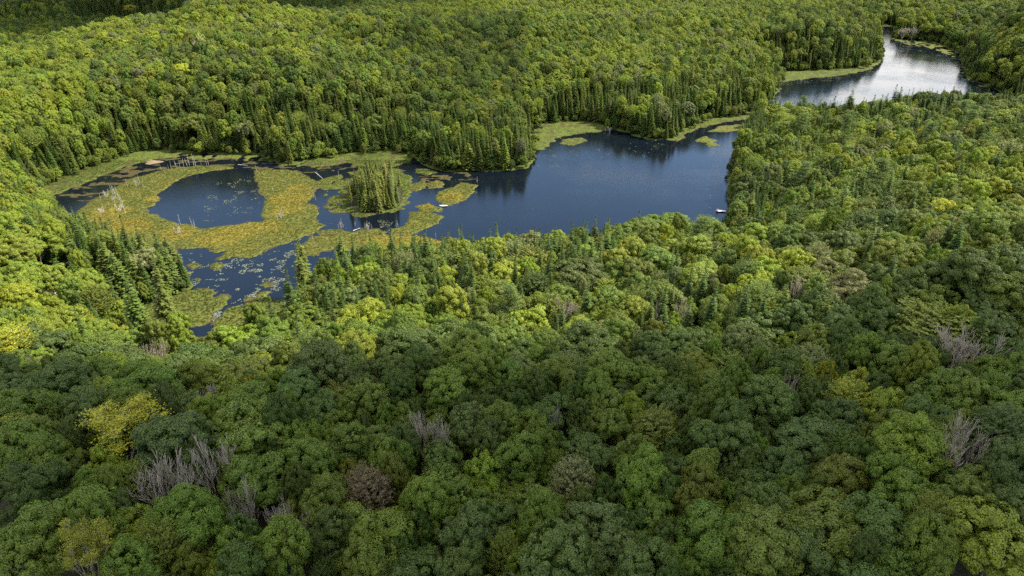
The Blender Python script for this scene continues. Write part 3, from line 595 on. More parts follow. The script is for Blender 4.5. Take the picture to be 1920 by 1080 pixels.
# islet trees
for k in range(110):
    u = random.triangular(644, 764, 705); v = random.uniform(346, 398)
    P = on_plane(u, v)
    if sd_box(np.array([P[0]]), np.array([P[1]]), ISLET, 3)[0] < 0.3: continue
    add_tree('c', P[0], P[1], random.uniform(1.0, 2.0), random.triangular(3.0, 15.5, 9) * (.45 + .55 * min(1, sd_box(np.array([P[0]]), np.array([P[1]]), ISLET, 3)[0] / 5)) + 1, random.choice('DOO'), random.choice([1, 3, 3, 4, 6]), tint=jit(random.choice([(0.16, 0.185, 0.04), (0.11, 0.145, 0.04), (0.20, 0.21, 0.05)]), .12))
# conifer share by zone: (outline in the photograph, share)
ZONES = [([(400,190),(640,180),(900,220),(1040,170),(1230,150),(1430,120),(1460,250),(1240,270),(1000,330),(500,320),(400,300)], 0.88),
         ([(180,200),(400,190),(400,300),(80,350),(0,330),(0,250)], 0.5),
         ([(1430,20),(1650,10),(1660,120),(1450,140)], 0.75), ([(1250,60),(1430,40),(1430,120),(1230,150)], 0.35),
         ([(1440,180),(1920,175),(1920,235),(1450,250)], 0.6), ([(1340,260),(1450,230),(1430,420),(1350,430)], 0.6), ([(1450,235),(1920,230),(1920,370),(1430,420)], 0.17),
         ([(110,420),(360,440),(365,600),(180,640),(110,520)], 0.8), ([(0,300),(90,340),(150,460),(110,520),(0,420)], 0.30),
         ([(500,440),(900,440),(1150,440),(1150,480),(900,540),(500,640)], 0.2), ([(1640,40),(1920,100),(1920,190),(1800,170),(1740,60)], 0.45),
         ([(0,0),(260,0),(60,95),(0,100)], 0.6), ([(1000,0),(1450,0),(1450,60),(1000,60)], 0.12)]
ZP = [(np.array(p, float), s) for p, s in ZONES]
TRACK = [(128,640),(133,618),(124,596),(118,570),(112,548),(108,520)]
track_w = np.array([on_ground(u, v, 0.0)[:2] for u, v in TRACK])
cell = 6.0; grid = {}
def gkey(x, y): return (int(x // cell), int(y // cell))
for i, (x, y, r_) in enumerate(placed): grid.setdefault(gkey(x, y), []).append((x, y, r_))
def clash(x, y, r_, f):
    ci, cj = gkey(x, y)
    for a in (-1, 0, 1):
        for b in (-1, 0, 1):
            for X, Y, R_ in grid.get((ci + a, cj + b), ()):
                if (X - x) ** 2 + (Y - y) ** 2 < ((R_ + r_) * f) ** 2: return True
    return False
NC = 420000
rr = np.sqrt(rng.uniform(34 ** 2, 1050 ** 2, NC) * 1.0); 
# denser sampling near the camera
rr = np.where(rng.random(NC) < 0.5, np.sqrt(rng.uniform(34 ** 2, 520 ** 2, NC)), rr)
th = rng.uniform(-R(43), R(43), NC); cx = rr * np.sin(th); cy = rr * np.cos(th)
cz = gat(cx, cy); su, sv, sdp = project(np.stack([cx, cy, cz + 10], -1))
ok = (su > -320) & (su < 2240) & (sv < 1380) & (sv > -260)
sb = sd_box(cx, cy, BASIN, 60); ok &= sb < -1.2
td = np.full(NC, 1e9)
for i in range(len(track_w) - 1):
    a, b = track_w[i], track_w[i + 1]; e = b - a; tt = np.clip(((cx - a[0]) * e[0] + (cy - a[1]) * e[1]) / (e @ e), 0, 1); td = np.minimum(td, np.hypot(cx - a[0] - e[0] * tt, cy - a[1] - e[1] * tt))
ok &= td > 2.6
share = np.where(sv > 650, 0.001, 0.04)
for zp, s_ in ZP:
    ins = sdist(su, sv, zp); share = np.where(ins > 0, np.maximum(share * (share > .06), s_), share)
share = np.where((sb > -9) & (sv < 330), np.maximum(share, 0.85), share)
share = np.where((cy > 600) & (cx < -180), 0.8, share)
nclump = fbm(cx / 22, cy / 22, 71); share = share * np.clip(0.35 + (nclump - 0.3) * 2.4, np.where(share > .6, .82, .1), 1.35)
hue = fbm(cx / 70, cy / 70, 81, 3); 
ncount = 0
for i in np.nonzero(ok)[0]:
    x, y = cx[i], cy[i]; near = rr[i] < 200
    if random.random() < share[i]:
        r_ = random.uniform(1.4, 2.6); h = (random.triangular(12, 20, 17) if rr[i] < 250 else random.triangular(8, 19.5, 15)) * (1 if sb[i] < -5 else .8) * (.62 if 190 < su[i] < 540 and 575 < sv[i] < 690 else 1) * (.72 if su[i] > 1430 and 165 < sv[i] < 240 and y < 460 else 1)
        if rr[i] < 290: r_ *= 1.35
        if clash(x, y, r_, 0.62 if share[i] > 0.4 else 0.45) or td[i] < r_ + 1.2: continue
        if 1300 < su[i] < 1400 and blocks_view(x, y, r_, h): continue
        c_ = random.choice('DDDDM' if near or su[i] > 1400 else 'DDDDOOM')
        tint = jit({'D': (0.074, 0.112, 0.025), 'O': (0.128, 0.160, 0.036), 'M': (0.120, 0.165, 0.032)}[c_], .15)
        pr = random.choice({'D': [0, 1, 2, 3], 'O': [2, 3, 4, 6], 'M': [0, 3, 4, 6]}[c_])
        if random.random() < 0.02 and sb[i] < -14: pr = 5; h *= 1.1; r_ *= 1.35; tint = jit((0.085, 0.125, 0.032), .1)
        add_tree('c', x, y, r_, h, c_, pr, tint)
    else:
        r_ = random.uniform(3.0, 5.0) if near else random.uniform(2.4, 4.3)
        if sb[i] > -r_ * 0.6 or td[i] < r_ * .8 + 1.4: continue
        if 1300 < su[i] < 1400 and blocks_view(x, y, r_, 15): continue
        if clash(x, y, r_, 0.60): 
            r_ = random.uniform(1.8, 2.6)
            if clash(x, y, r_, 0.66): continue
        q = random.random() + (hue[i] - 0.5) * 1.6
        if sv[i] > 640: c_ = 'd' if q < .3 else 'm' if q < .62 else 'b' if q < .82 else 'o' if q < .95 else 'g'
        elif sv[i] < 330 and 980 < su[i] < 1500: c_ = 'm' if q < .25 else 'g' if q < .7 else 'y' if q < .95 else 'p'
        elif su[i] < 150 and sv[i] < 640: c_ = 'm' if q < .4 else 'g' if q < .85 else 'y'
        else: c_ = 'd' if q < .15 else 'm' if q < .48 else 'o' if q < .66 else 'g' if q < .9 else 'p' if q < .97 else 'y'
        h = random.uniform(11.5, 16) * (0.75 + 0.25 * min(1, r_ / 3.5)) * (.70 if 190 < su[i] < 540 and 575 < sv[i] < 680 else 1) * (.72 if su[i] > 1430 and 165 < sv[i] < 240 and y < 460 else 1)
        pr = random.choice([0, 1, 2, 3, 4, 5, 5, 6, 7, 8, 9, 10] if near else [0, 2, 3, 5, 5, 6, 7, 8, 9, 10])
        add_tree('b', x, y, r_, h, c_, pr)
    grid.setdefault(gkey(x, y), []).append((x, y, r_)); ncount += 1
print("trees", len(trees), round(time.time() - T0, 1))

# ---------------------------------------------------------------- landmarks used to say which tree is meant
LAND = []     # (u, v, phrase)
made = {}
def unique(base, u, v, cls):
    """ordinal + side of the nearest landmark, so that a label fits one tree only"""
    return (base, u, v, cls)
# special trees as things
def top_uv(x, y, z): 
    a, b, _ = project(np.array([x, y, z])); return float(a), float(b)
place_words = {  # what each bare tree stands beside
 0:'left of the upright bare tree in the lower left forest',1:'behind the broad fan-shaped bare tree',2:'in front of the upright bare tree at lower left',3:'among dark crowns right of the yellow tree with bare limbs',
 4:'with thin twigs, between green crowns low at left',5:'beside a dark gap in the lower middle forest',6:'among green crowns near the right edge, upper of two',7:'among green crowns near the right edge, lower of two',
 8:'thinly leafed, above the dark crowns at middle left',9:'beside a small dark fir in the sunlit forest middle',10:'between two dark firs in the sunlit forest right of middle',11:'right of the tallest dark firs, small and twiggy',
 12:'under an olive crown in the right half',13:'left of the blue-green crowns in the lower right',14:'upper of two on the left hill, beside a yellow crown',15:'lower of two on the left hill, below the yellow crowns',
 16:'at the top edge of the left hill',17:'high on the far hill at the top edge',18:'on the far hill, left of the dark crowns',19:'just below the shoreline firs in the middle',20:'left of the large yellow tree at lower right',
 21:'half hidden among blue-green crowns low in the middle',22:'behind the dark crowns at the left edge',23:'on the far right bank beside the lake narrows, left of two',24:'on the far right bank beside the lake narrows, right of two'}
k_d = 0
for kind, u, v, P, r_, k, nm in specials:
    if kind != 'dead': continue
    x, y = P[0], P[1]; z = float(gat(x, y)); o = link("bare_tree", None, loc=(x, y, z)); o.rotation_euler = (0, 0, random.uniform(0, 6.28))
    h = 16.3 if k_d in (0, 1, 5, 6, 7) else 15.5 if r_ > 2.5 else 14.0; sc = r_ / 4.2; me = DEAD[k]
    o.scale = (max(sc, .5), max(sc, .5), h / 12.0)
    link("limbs", me, o); link("trunk", DTR, o)
    lab = f"{nm} {place_words[k_d]}"; tag(o, lab, "bare tree", "leafless trees in the forest"); LAND.append((u, v, {0:'the fan-shaped bare tree',1:'the upright bare tree at lower left',5:'the tall forked bare tree',6:'the rounded bare tree at right',7:'the spreading bare tree at lower right',
        8:'the faded grey tree at left',9:'the pinkish bare tree',10:'the bare tree between firs',15:'the bare tree on the left hill',18:'the bare tree on the far hill',13:'the brown-grey bare tree',3:'the slender bare tree at left',21:'the bare-topped tree in the lower middle',19:'the bare split trunk'}.get(k_d))); k_d += 1
LAND = [l for l in LAND if l[2]]
# yellow trees: sparse leaf tufts on visible limbs for the big ones
YW = ['with bare pale limbs showing, in the lower left forest','largest one in the lower right forest','small and bright among green crowns left of middle','flat-topped at the left edge above the dark forest','small one just behind the largest yellow tree',
 'leaning beside the largest yellow tree, above it','broken crown left of the largest yellow tree','thin orange-tinged crown near the bottom left corner','upper of two small ones on the left hill','lower of two small ones on the left hill','bright patch on the left hill slope',
 'highest one on the left ridge','on the dark part of the far hill, left one','on the dark part of the far hill, right one','tallest one at the foot of the far hill','broad one at the foot of the far hill','dry rounded crown beside the tall forked bare tree','high on the far hill',
 'beside the dirt track','feathery one above the rounded bare tree','at the right hillside above dark crowns','small orange-tinged one at the forest middle']
YLAND = {0:'the yellow tree with bare limbs',1:'the largest yellow tree',2:'the small yellow tree left of middle',3:'the flat yellow tree at the left edge',14:'the tall yellow tree at the foot of the far hill',16:'the dry rusty crown',10:'the yellow patch on the left hill',20:'the yellow-green crown on the right hillside',21:'the orange-tinged tree',7:'the thin yellow crown at bottom left',12:'the yellow crown on the far hill'}
V, Q, tips = branchy(51, h=13.5, levels=5, fan=1.2, spread=0.7, first=0.35, r0=0.2); YLIMB = mesh_np("pale_limbs", V, Q, [M_DEAD], smooth=True)
TP = np.array([t_[0] for t_ in tips]); r2 = np.random.default_rng(5); sel = r2.random(len(TP)) < 0.42; TP = TP[sel]
pts = np.repeat(TP, 34, 0) + r2.normal(0, 1, (len(TP) * 34, 3)) * [.36, .36, .12]
YLEAF = mesh_np("leaf_tufts", quad_cloud(pts, np.tile([0, 0, 1.0], (len(pts), 1)), 0.12, .7, .6, r2), quads_n(len(pts)), [M_LEAF])
k_y = 0
for kind, u, v, P, r_, c_, nm in specials:
    if kind != 'yellow': continue
    x, y = P[0], P[1]; z = float(gat(x, y)); nmn = {'Y': 'yellow_tree', 'y': 'yellowing_tree', 'R': 'withered_tree'}[c_]; o = link(nmn, None, loc=(x, y, z)); o.rotation_euler = (0, 0, random.uniform(0, 6.28))
    sc = r_ / 4.6
    if k_y in (0, 7):
        sc *= 0.95; o.scale = (sc, sc, 1.18); a = link("limbs", YLIMB, o); b = link("leaf_tufts", YLEAF, o); b["tint"] = [0.30, 0.30, 0.022] if k_y == 0 else [0.20, 0.21, 0.02]; link("trunk", DTR, o)
    else:
        o.scale = (sc, sc, 14.8 / 13.6 if r_ > 2.4 else .98); b = link("crown", BLT[[0, 6, 4, 7, 5][k_y % 5]] if c_ != 'R' else BL[7], o); b["tint"] = list(jit(TINT[c_], .1)); link("trunk", TR_B[k_y % 2], o)
    tag(o, f"{ {'Y':'yellow','y':'yellow-green','R':'rusty brown'}[c_]} broadleaf tree, {YW[k_y]}", "tree", "yellow and withered trees among the green")
    if k_y in YLAND: LAND.append((u, v, YLAND[k_y]))
    k_y += 1
LAND += [(832,387,'the white boat'),(1350,395,'the white dock'),(705,385,'the wooded islet'),(475,306,'the floating log'),(130,612,'the dirt track'),(290,303,'the mud bank'),(462,562,'the lily pond'),(1460,150,'the far lake'),(1650,90,'the far lake narrows'),
         (1145,243,'the dead shore bush'),(895,335,'the white post in the water')]

# ---------------------------------------------------------------- the 300 largest of each kind as things, the rest as one forest
vis = []
for t_ in trees:
    u, v, dep = project(np.array([t_['x'], t_['y'], t_['z'] + t_['h'] * 0.8])); t_['u'], t_['v'], t_['dep'] = float(u), float(v), float(dep)
    t_['px'] = t_['r'] / dep * F if (-10 < u < 1930 and -10 < v < 1110) else 0
stuff = {'b': [], 'c': []}; indiv = []
for kd in 'bc':
    a = sorted([t_ for t_ in trees if t_['kind'] == kd], key=lambda q: -q['px'])
    indiv += a[:300]; stuff[kd] = a[300:]
SHAPE_B = {0: 'domed', 1: 'broad', 2: 'tall', 3: 'rounded', 4: 'broad', 5: 'lobed', 6: 'feathery', 7: 'feathery', 8: 'flat', 9: 'narrow', 10: 'dense'}
SHAPE_C = {0: 'conical fir', 1: 'slim fir', 2: 'ragged spruce', 3: 'slim ragged spruce', 4: 'blunt cedar', 5: 'layered pine', 6: 'bare-footed spruce'}
CW = {'D': 'dark green', 'O': 'olive green', 'M': 'mid-green'}
ORD = ['nearest', 'second', 'third', 'fourth', 'fifth', 'sixth', 'seventh', 'eighth', 'ninth', 'tenth', 'eleventh', 'twelfth']
slots = {}
for t_ in indiv:
    ls = sorted(LAND, key=lambda l: (l[0] - t_['u']) ** 2 + (l[1] - t_['v']) ** 2)
    l = ls[0]; du, dv = t_['u'] - l[0], l[1] - t_['v']; ang = math.degrees(math.atan2(dv, du)) % 360
    dr = ['to the right of', 'above and right of', 'above', 'above and left of', 'to the left of', 'below and left of', 'below', 'below and right of'][int((ang + 22.5) // 45) % 8]
    cls = f"{WORD[t_['col']]} {SHAPE_B[t_['proto']]}-crowned tree" if t_['kind'] == 'b' else f"{CW[t_['col']]} {SHAPE_C[t_['proto']]}"
    slots.setdefault((cls, l[2], dr), []).append((math.hypot(du, dv), t_))
for (cls, l, dr), a in slots.items():
    a.sort(key=lambda q: q[0])
    for k, (_, t_) in enumerate(a):
        t_['label'] = (f"{cls} {dr} {l}" if len(a) == 1 else f"{ORD[min(k, 11)]} {cls} {dr} {l}").replace('to the left of', 'left of').replace('to the right of', 'right of')
        w_ = t_['label'].split()
        if len(w_) > 16: t_['label'] = t_['label'].replace('above and left of', 'up-left of').replace('above and right of', 'up-right of').replace('below and left of', 'down-left of').replace('below and right of', 'down-right of')
        w_ = t_['label'].split()
        if len(w_) > 15: t_['label'] = ' '.join(w_).replace('-crowned tree', ' tree').replace('the yellow tree with bare limbs', 'the bare-limbed yellow tree').replace('the dark crowns', 'dark crowns').replace(' the yellow-green crown on the right hillside', ' the yellow-green hillside crown').replace('the tall yellow tree at the foot of the far hill', 'the tall far yellow tree')
for t_ in indiv:
    o = link("broadleaf_tree" if t_['kind'] == 'b' else "conifer_tree", None, loc=(t_['x'], t_['y'], t_['z'])); o.rotation_euler = (random.uniform(-.04, .04), random.uniform(-.04, .04), t_['rot'])
    if t_['kind'] == 'b':
        q_ = random.uniform(.86, 1.16); o.rotation_euler = (random.uniform(-.11, .11), random.uniform(-.11, .11), t_['rot'])
        o.scale = (t_['r'] / 4.6 * q_, t_['r'] / 4.6 / q_, t_['h'] / 13.6); c_ = link("crown", BL[t_['proto']], o); link("trunk", TR_B[t_['proto'] % 2], o)
    else:
        o.scale = (t_['r'] / 2.0, t_['r'] / 2.0, t_['h'] / 14.0); c_ = link("crown", CN[t_['proto']], o); link("trunk", TR_C, o)
    c_["tint"] = list(t_['tint'])
    tag(o, t_['label'], "tree" if t_['kind'] == 'b' else "conifer", "broadleaf trees of the near forest" if t_['kind'] == 'b' else "conifers near the shores")

def scatter(name, protos, P, rot, scl, idx_, tint, tintname="tint"):
    col = bpy.data.collections.new(name + "_kinds")
    for k, me in enumerate(protos):
        col.objects.link(bpy.data.objects.new(f"{name}_{k:02d}", me))
    me = bpy.data.meshes.new(name); me.vertices.add(len(P)); me.vertices.foreach_set("co", np.asarray(P, np.float32).ravel())
    for nm, typ, key, dat in (("rot", 'FLOAT_VECTOR', 'vector', rot), ("scl", 'FLOAT_VECTOR', 'vector', scl), ("idx", 'INT', 'value', idx_), ("tint", 'FLOAT_VECTOR', 'vector', tint)):
        a_ = me.attributes.new(nm, typ, 'POINT'); a_.data.foreach_set(key, np.asarray(dat, np.int32 if typ == 'INT' else np.float32).ravel())
    o = link(name, me)
    ng = bpy.data.node_groups.new(name, 'GeometryNodeTree'); ng.interface.new_socket("Geometry", in_out='INPUT', socket_type='NodeSocketGeometry'); ng.interface.new_socket("Geometry", in_out='OUTPUT', socket_type='NodeSocketGeometry')
    n = ng.nodes; gi = n.new('NodeGroupInput'); go = n.new('NodeGroupOutput'); iop = n.new('GeometryNodeInstanceOnPoints'); ci = n.new('GeometryNodeCollectionInfo')
    ci.inputs['Collection'].default_value = col; ci.inputs['Separate Children'].default_value = True; ci.inputs['Reset Children'].default_value = True
    def na(nm, dt):
        q = n.new('GeometryNodeInputNamedAttribute'); q.data_type = dt; q.inputs['Name'].default_value = nm; return q
    ra, sa, ia = na("rot", 'FLOAT_VECTOR'), na("scl", 'FLOAT_VECTOR'), na("idx", 'INT')
    e2r = n.new('FunctionNodeEulerToRotation'); lk = ng.links.new
    lk(gi.outputs[0], iop.inputs['Points']); lk(ci.outputs[0], iop.inputs['Instance']); iop.inputs['Pick Instance'].default_value = True
    lk(ia.outputs['Attribute'], iop.inputs['Instance Index']); lk(ra.outputs['Attribute'], e2r.inputs[0]); lk(e2r.outputs[0], iop.inputs['Rotation']); lk(sa.outputs['Attribute'], iop.inputs['Scale'])
    lk(iop.outputs[0], go.inputs[0])
    md = o.modifiers.new("scatter", 'NODES'); md.node_group = ng
    return o
def scatter_trees(name, lst, protos, r0, h0, label, cat):
    P = [(t_['x'], t_['y'], t_['z']) for t_ in lst]; rot = [(random.uniform(-.03, .03), random.uniform(-.03, .03), t_['rot']) for t_ in lst]
    o = scatter(name, protos, P, rot, [(t_['r'] / r0, t_['r'] / r0, t_['h'] / h0) for t_ in lst], [t_['proto'] for t_ in lst], [t_['tint'] for t_ in lst])
    tag(o, label, cat, kind="stuff")
scatter_trees("broadleaf_forest", stuff['b'], BL, 4.6, 13.6, "mass of smaller-looking broadleaf crowns covering the hills beyond the nearest trees", "forest")
scatter_trees("conifer_forest", stuff['c'], CN, 2.0, 14.0, "mass of spruces and firs massed along the far shores and slopes", "forest")

# low thicket that closes the forest edge along the shores
N_S = 200000; sx3 = rng.uniform(-330, 430, N_S); sy3 = rng.uniform(125, 700, N_S); b3 = sd_box(sx3, sy3, BASIN, 30); i3 = sd_box(sx3, sy3, ISLET, 5); kz = ((b3 < -0.4) & (b3 > -7) & (rng.random(N_S) < 0.32)) | ((b3 < 3.5) & (b3 >= -0.4) & (rng.random(N_S) < 0.10) & (gat(sx3, sy3) > .1)) | ((np.abs(i3) < 2.2) & (rng.random(N_S) < .5) & (gat(sx3, sy3) > .1)); sx3, sy3 = sx3[kz], sy3[kz]
u3, v3, _ = project(np.stack([sx3, sy3, gat(sx3, sy3)], -1)); kz = (u3 > -60) & (u3 < 1980) & ((v3 < 330) | (u3 < 420)); sx3, sy3 = sx3[kz], sy3[kz]; n3 = len(sx3); print("shrubs", n3)
rs = rng.uniform(.6, 2.2, n3); t3 = np.array([TINT['m'], TINT['o'], TINT['g'], TINT['d']])[rng.integers(0, 4, n3)] * rng.uniform(.8, 1.15, (n3, 1))
o = scatter("shore_thicket", BL, np.stack([sx3, sy3, gat(sx3, sy3) - 0.33 * rs * 4.5], -1), np.stack([0 * rs, 0 * rs, rng.uniform(0, 6.28, n3)], -1), np.stack([rs / 4.6, rs / 4.6, rs * 1.5 / 4.6], -1), rng.integers(0, 11, n3), t3)
tag(o, "low leafy thicket closing the forest edge along the shores", "thicket", kind="stuff")

# ---------------------------------------------------------------- marsh: tufts, snags, bushes, lily pads, logs
r3 = np.random.default_rng(8)
def tuft_mesh(seed, n=26, h=0.5, w=0.35):
    r = np.random.default_rng(seed); V = []
    for k in range(n):
        a = r.uniform(0, 6.28); b = np.array([r.normal(0, w * .4), r.normal(0, w * .4), -0.05]); s = np.array([-math.sin(a), math.cos(a), 0]) * 0.035; l = h * r.uniform(.6, 1.1); o_ = np.array([math.cos(a), math.sin(a), 0]) * r.uniform(.1, .4) * l
        V += [b - s, b + s, b + o_ + s * .5 + [0, 0, l], b + o_ - s * .5 + [0, 0, l * .97]]
    return mesh_np("sedge_tuft", np.array(V), quads_n(n), [M_GRASSLEAF])
TUFT = [tuft_mesh(1), tuft_mesh(2, h=.75), tuft_mesh(3, 34, .35, .6)]
def shrublet(seed):
    r = np.random.default_rng(seed); d = rand_dirs(170, r, 0.0); P = d * [0.45, 0.45, 0.22] * r.uniform(.6, 1, 170)[:, None]; return mesh_np("bog_shrub", quad_cloud(P, d, 0.07, .6, .6, r), quads_n(170), [M_GRASSLEAF])
TUFT += [shrublet(4), shrublet(5)]
bx = np.concatenate([r3.uniform(-260, 330, 170000), r3.uniform(-215, 62, 260000)]); by = np.concatenate([r3.uniform(128, 560, 170000), r3.uniform(128, 300, 260000)])
hh, oo, gg, bb = marsh(bx, by); kk = (hh > 0.10) & (bb < 0.5) & (gat(bx, by) < 0.9)
kk &= r3.random(len(bx)) < .7; bx, by, oo, gg, bb = bx[kk], by[kk], oo[kk], gg[kk], bb[kk]
print("tufts", len(bx))
pt = fbm(bx / 13, by / 13, 91, 4)
idx_ = np.where((r3.random(len(bx)) < .004), r3.integers(3, 5, len(bx)), r3.integers(0, 3, len(bx)))
ochf = np.maximum(np.clip((pt - .50) * 6, 0, .35), oo)[:, None] * (gg < .4)[:, None]
tint = (1 - ochf) * np.array([0.090, 0.108, 0.018]) + ochf * np.array([0.150, 0.130, 0.018])
tint = np.where((gg > .8)[:, None], np.array([0.066, 0.088, 0.013]), tint); tint = np.where(((gg > .5) & (gg < .6))[:, None], np.array([0.055, 0.070, 0.014]), tint); tint = tint * r3.uniform(.9, 1.1, (len(bx), 1))
sc_ = r3.uniform(.45, .9, (len(bx), 1)) * np.array([[1.15, 1.15, .5]])
o = scatter("marsh_sedge", TUFT, np.stack([bx, by, gat(bx, by) - 0.02], -1), np.stack([0 * bx, 0 * bx, r3.uniform(0, 6.28, len(bx))], -1), sc_, idx_, tint); tag(o, "ochre and green sedge and low shrubs covering the floating bog mats", "sedge", kind="stuff")
# lily pads
def pad(seed):
    r = np.random.default_rng(seed); n = 12; V = [(0, 0, 0.012)]
    for k in range(n):
        a = 0.25 + k * (6.28 - 0.5) / (n - 1); q = r.uniform(.88, 1.05); V.append((math.cos(a) * q, math.sin(a) * q, 0.015 + 0.02 * r.random()))
    Q = [(0, k, k + 1) for k in range(1, n)]; return mesh_np("lily_pad", np.array(V) * [0.15, 0.15, 1], np.array(Q), [M_PAD])
m, t = newmat("lily_pad"); N = t.nodes; L = t.links; out = N.new('ShaderNodeOutputMaterial'); ps = N.new('ShaderNodeBsdfPrincipled'); ps.inputs['Roughness'].default_value = .35
a_ = N.new('ShaderNodeAttribute'); a_.attribute_name = 'tint'; a_.attribute_type = 'INSTANCER'; L.new(a_.outputs['Color'], ps.inputs['Base Color']); L.new(ps.outputs[0], out.inputs[0]); M_PAD = m
PADP = []
def pads_in(P, n, thr=0.55, sx_=4.5):
    lo_, hi_ = P.min(0), P.max(0); x = r3.uniform(lo_[0], hi_[0], n); y = r3.uniform(lo_[1], hi_[1], n)
    k_ = (sd_box(x, y, P, 3) > 0) & (fbm(x / sx_, y / sx_, 101, 4) > thr) & (gat(x, y) < -0.03); PADP.append(np.stack([x[k_], y[k_]], -1))
pads_in(WEED, 12000, 0.61, 2.0)
pads_in(poly([(385,590),(440,560),(470,545),(500,560),(450,575),(400,604)]), 2500, .4)
pads_in(poly([(380,345),(480,330),(495,410),(380,425)]), 5000, .67, 2.5); pads_in(poly([(600,400),(700,410),(760,420),(700,430),(620,428)]), 1200, .55)
0 and pads_in(poly([(860,400),(930,390),(940,430),(880,440)]), 1500, .66, 2); pads_in(poly([(1000,290),(1060,268),(1250,262),(1240,290),(1010,320)]), 3000, .68, 2.5)
pads_in(poly([(1660,70),(1720,78),(1790,100),(1803,125),(1780,125),(1720,95),(1660,90)]), 8000, .58, 6); pads_in(poly([(1645,50),(1675,50),(1678,75),(1650,70)]), 2000, .5, 8)
pads_in(poly([(1460,150),(1560,145),(1650,125),(1640,135),(1560,152),(1465,160)]), 7000, .5, 5); pads_in(poly([(1800,120),(1850,165),(1820,165),(1795,140)]), 8000, .5, 5); pads_in(poly([(1320,350),(1365,345),(1368,400),(1330,395)]), 500, .6, 3)
PP = np.concatenate(PADP); n_ = len(PP); print("pads", n_)
tt = np.where(r3.random((n_, 1)) < .5, np.array([[0.09, 0.11, 0.05]]), np.array([[0.15, 0.155, 0.10]])) * r3.uniform(.6, 1.15, (n_, 1))
o = scatter("lily_pads", [pad(1), pad(2)], np.stack([PP[:, 0], PP[:, 1], np.full(n_, 0.004)], -1), np.stack([0 * PP[:, 0], 0 * PP[:, 0], r3.uniform(0, 6.28, n_)], -1), r3.uniform(.6, 1.5, (n_, 1)) * np.array([[1, 1, 1]]), r3.integers(0, 2, n_), tt)
tag(o, "pale lily pads floating in drifts on the dark pond water", "lily pads", kind="stuff")
# bleached snags, one thing each: (u, v, height px)
SN = [(322,318,14),(331,316,16),(338,314,15),(344,312,18),(351,311,16),(355,310,20),(364,312,24),(367,312,20),(378,312,12),(388,311,14),(391,310,16),(318,322,12),(309,326,10),(303,320,9),
 (212,366,20),(218,372,22),(224,376,26),(208,360,14),(228,384,20),(232,392,22),(236,402,22),(190,378,14),(196,400,18),(190,410,16),(262,345,16),(240,352,14),(250,370,12),(334,432,12),(338,440,20),(361,424,18),(366,430,20),(340,425,22),
 (482,325,14),(496,330,12),(536,345,14),(530,402,14),(521,415,14),(528,412,16),(636,431,12),(690,428,18),(684,430,14),(697,430,12),(747,425,16),(744,428,12),(635,336,16),(817,446,16),(895,343,16),(588,372,20),(592,376,14),(666,424,14),
 (590,460,14),(587,452,12),(632,482,16),(1142,250,12),(1135,246,9),(640,420,16),(752,446,10),(690,446,10),(270,352,10),(300,340,10),(780,440,10),(512,360,10),(538,352,9),(470,425,9),(286,345,9),(205,388,10)]
slab = ["tallest", "second tallest", "forked", "leaning", "short", "thin", "stout", "broken"]
SNL = [(355,300,'at the far rim of the ochre bog'),(218,380,'in the dead grove at the left of the bog'),(348,430,'beside the lower edge of the round pond'),(262,350,'between the dead grove and the far rim'),(490,327,'on the right shore of the round pond'),
  (530,410,'on the ochre bog right of the round pond'),(690,428,'in the pond in front of the wooded islet'),(590,374,'on the bog left of the wooded islet'),(590,456,'beside the dark channel mouth'),(1140,248,'on the far shore of the main lake'),(760,446,'on the bog below the islet'),(895,343,'in the water at the right end of the bog')]
sslots = {}
for u, v, hp in SN:
    P = on_plane(u, v); d = np.linalg.norm(P - CAMP); hgt = hp / F * d / math.cos(R(20))
    z = max(float(gat(P[0], P[1])), -0.5); k = random.randint(0, 4); o = link("dead_snag", SNAG[k], loc=(P[0], P[1], z)); s_ = hgt / 4.0
    o.scale = (max(.55, s_ * .8), max(.55, s_ * .8), s_ * .9); o.rotation_euler = (random.uniform(-.07, .07), random.uniform(-.07, .07), random.uniform(0, 6.28))
    l = min(SNL, key=lambda q: (q[0] - u) ** 2 + ((q[1] - v) * 1.6) ** 2); sslots.setdefault(l[2], []).append((u, v, o))
for pl, a in sslots.items():
    a.sort(key=lambda q: q[0]); nn = len(a)
    for k, (u, v, o) in enumerate(a):
        od = 'leftmost' if k == 0 else 'rightmost' if k == nn - 1 else ['second','third','fourth','fifth','sixth','seventh','eighth','ninth','tenth','eleventh','twelfth','thirteenth','fourteenth','fifteenth','sixteenth'][k - 1] + ' from left'
        tag(o, (f"bleached dead trunk {pl}" if nn == 1 else f"bleached dead trunk, {od} {pl}"), "dead trunk", "bleached dead trunks in the marsh")
BU = [(215,380,'pale bare bush at the heart of the dead grove'),(226,398,'pale bare bush low in the dead grove'),(200,372,'pale bare bush at the left of the dead grove'),(335,440,'pale bare bush below the round pond'),(528,410,'pale bare bush on the bog right of the round pond'),(192,402,'pale bare bush beside the shore firs at left'),
      (1143,246,'pale bare bush at the tip of the far sedge bank'),(256,350,'pale bare bush above the round pond inlet'),(690,430,'pale bare bush in front of the wooded islet'),(640,428,'pale bare bush beside the channel left of the islet')]
for u, v, lb in BU:
    P = on_plane(u, v); o = link("bare_bush", BUSH, loc=(P[0], P[1], max(float(gat(P[0], P[1])), -.2))); o.rotation_euler = (0, 0, random.uniform(0, 6)); s_ = random.uniform(.8, 1.25); o.scale = (s_, s_, s_); tag(o, lb, "bush", "bare bushes in the marsh")
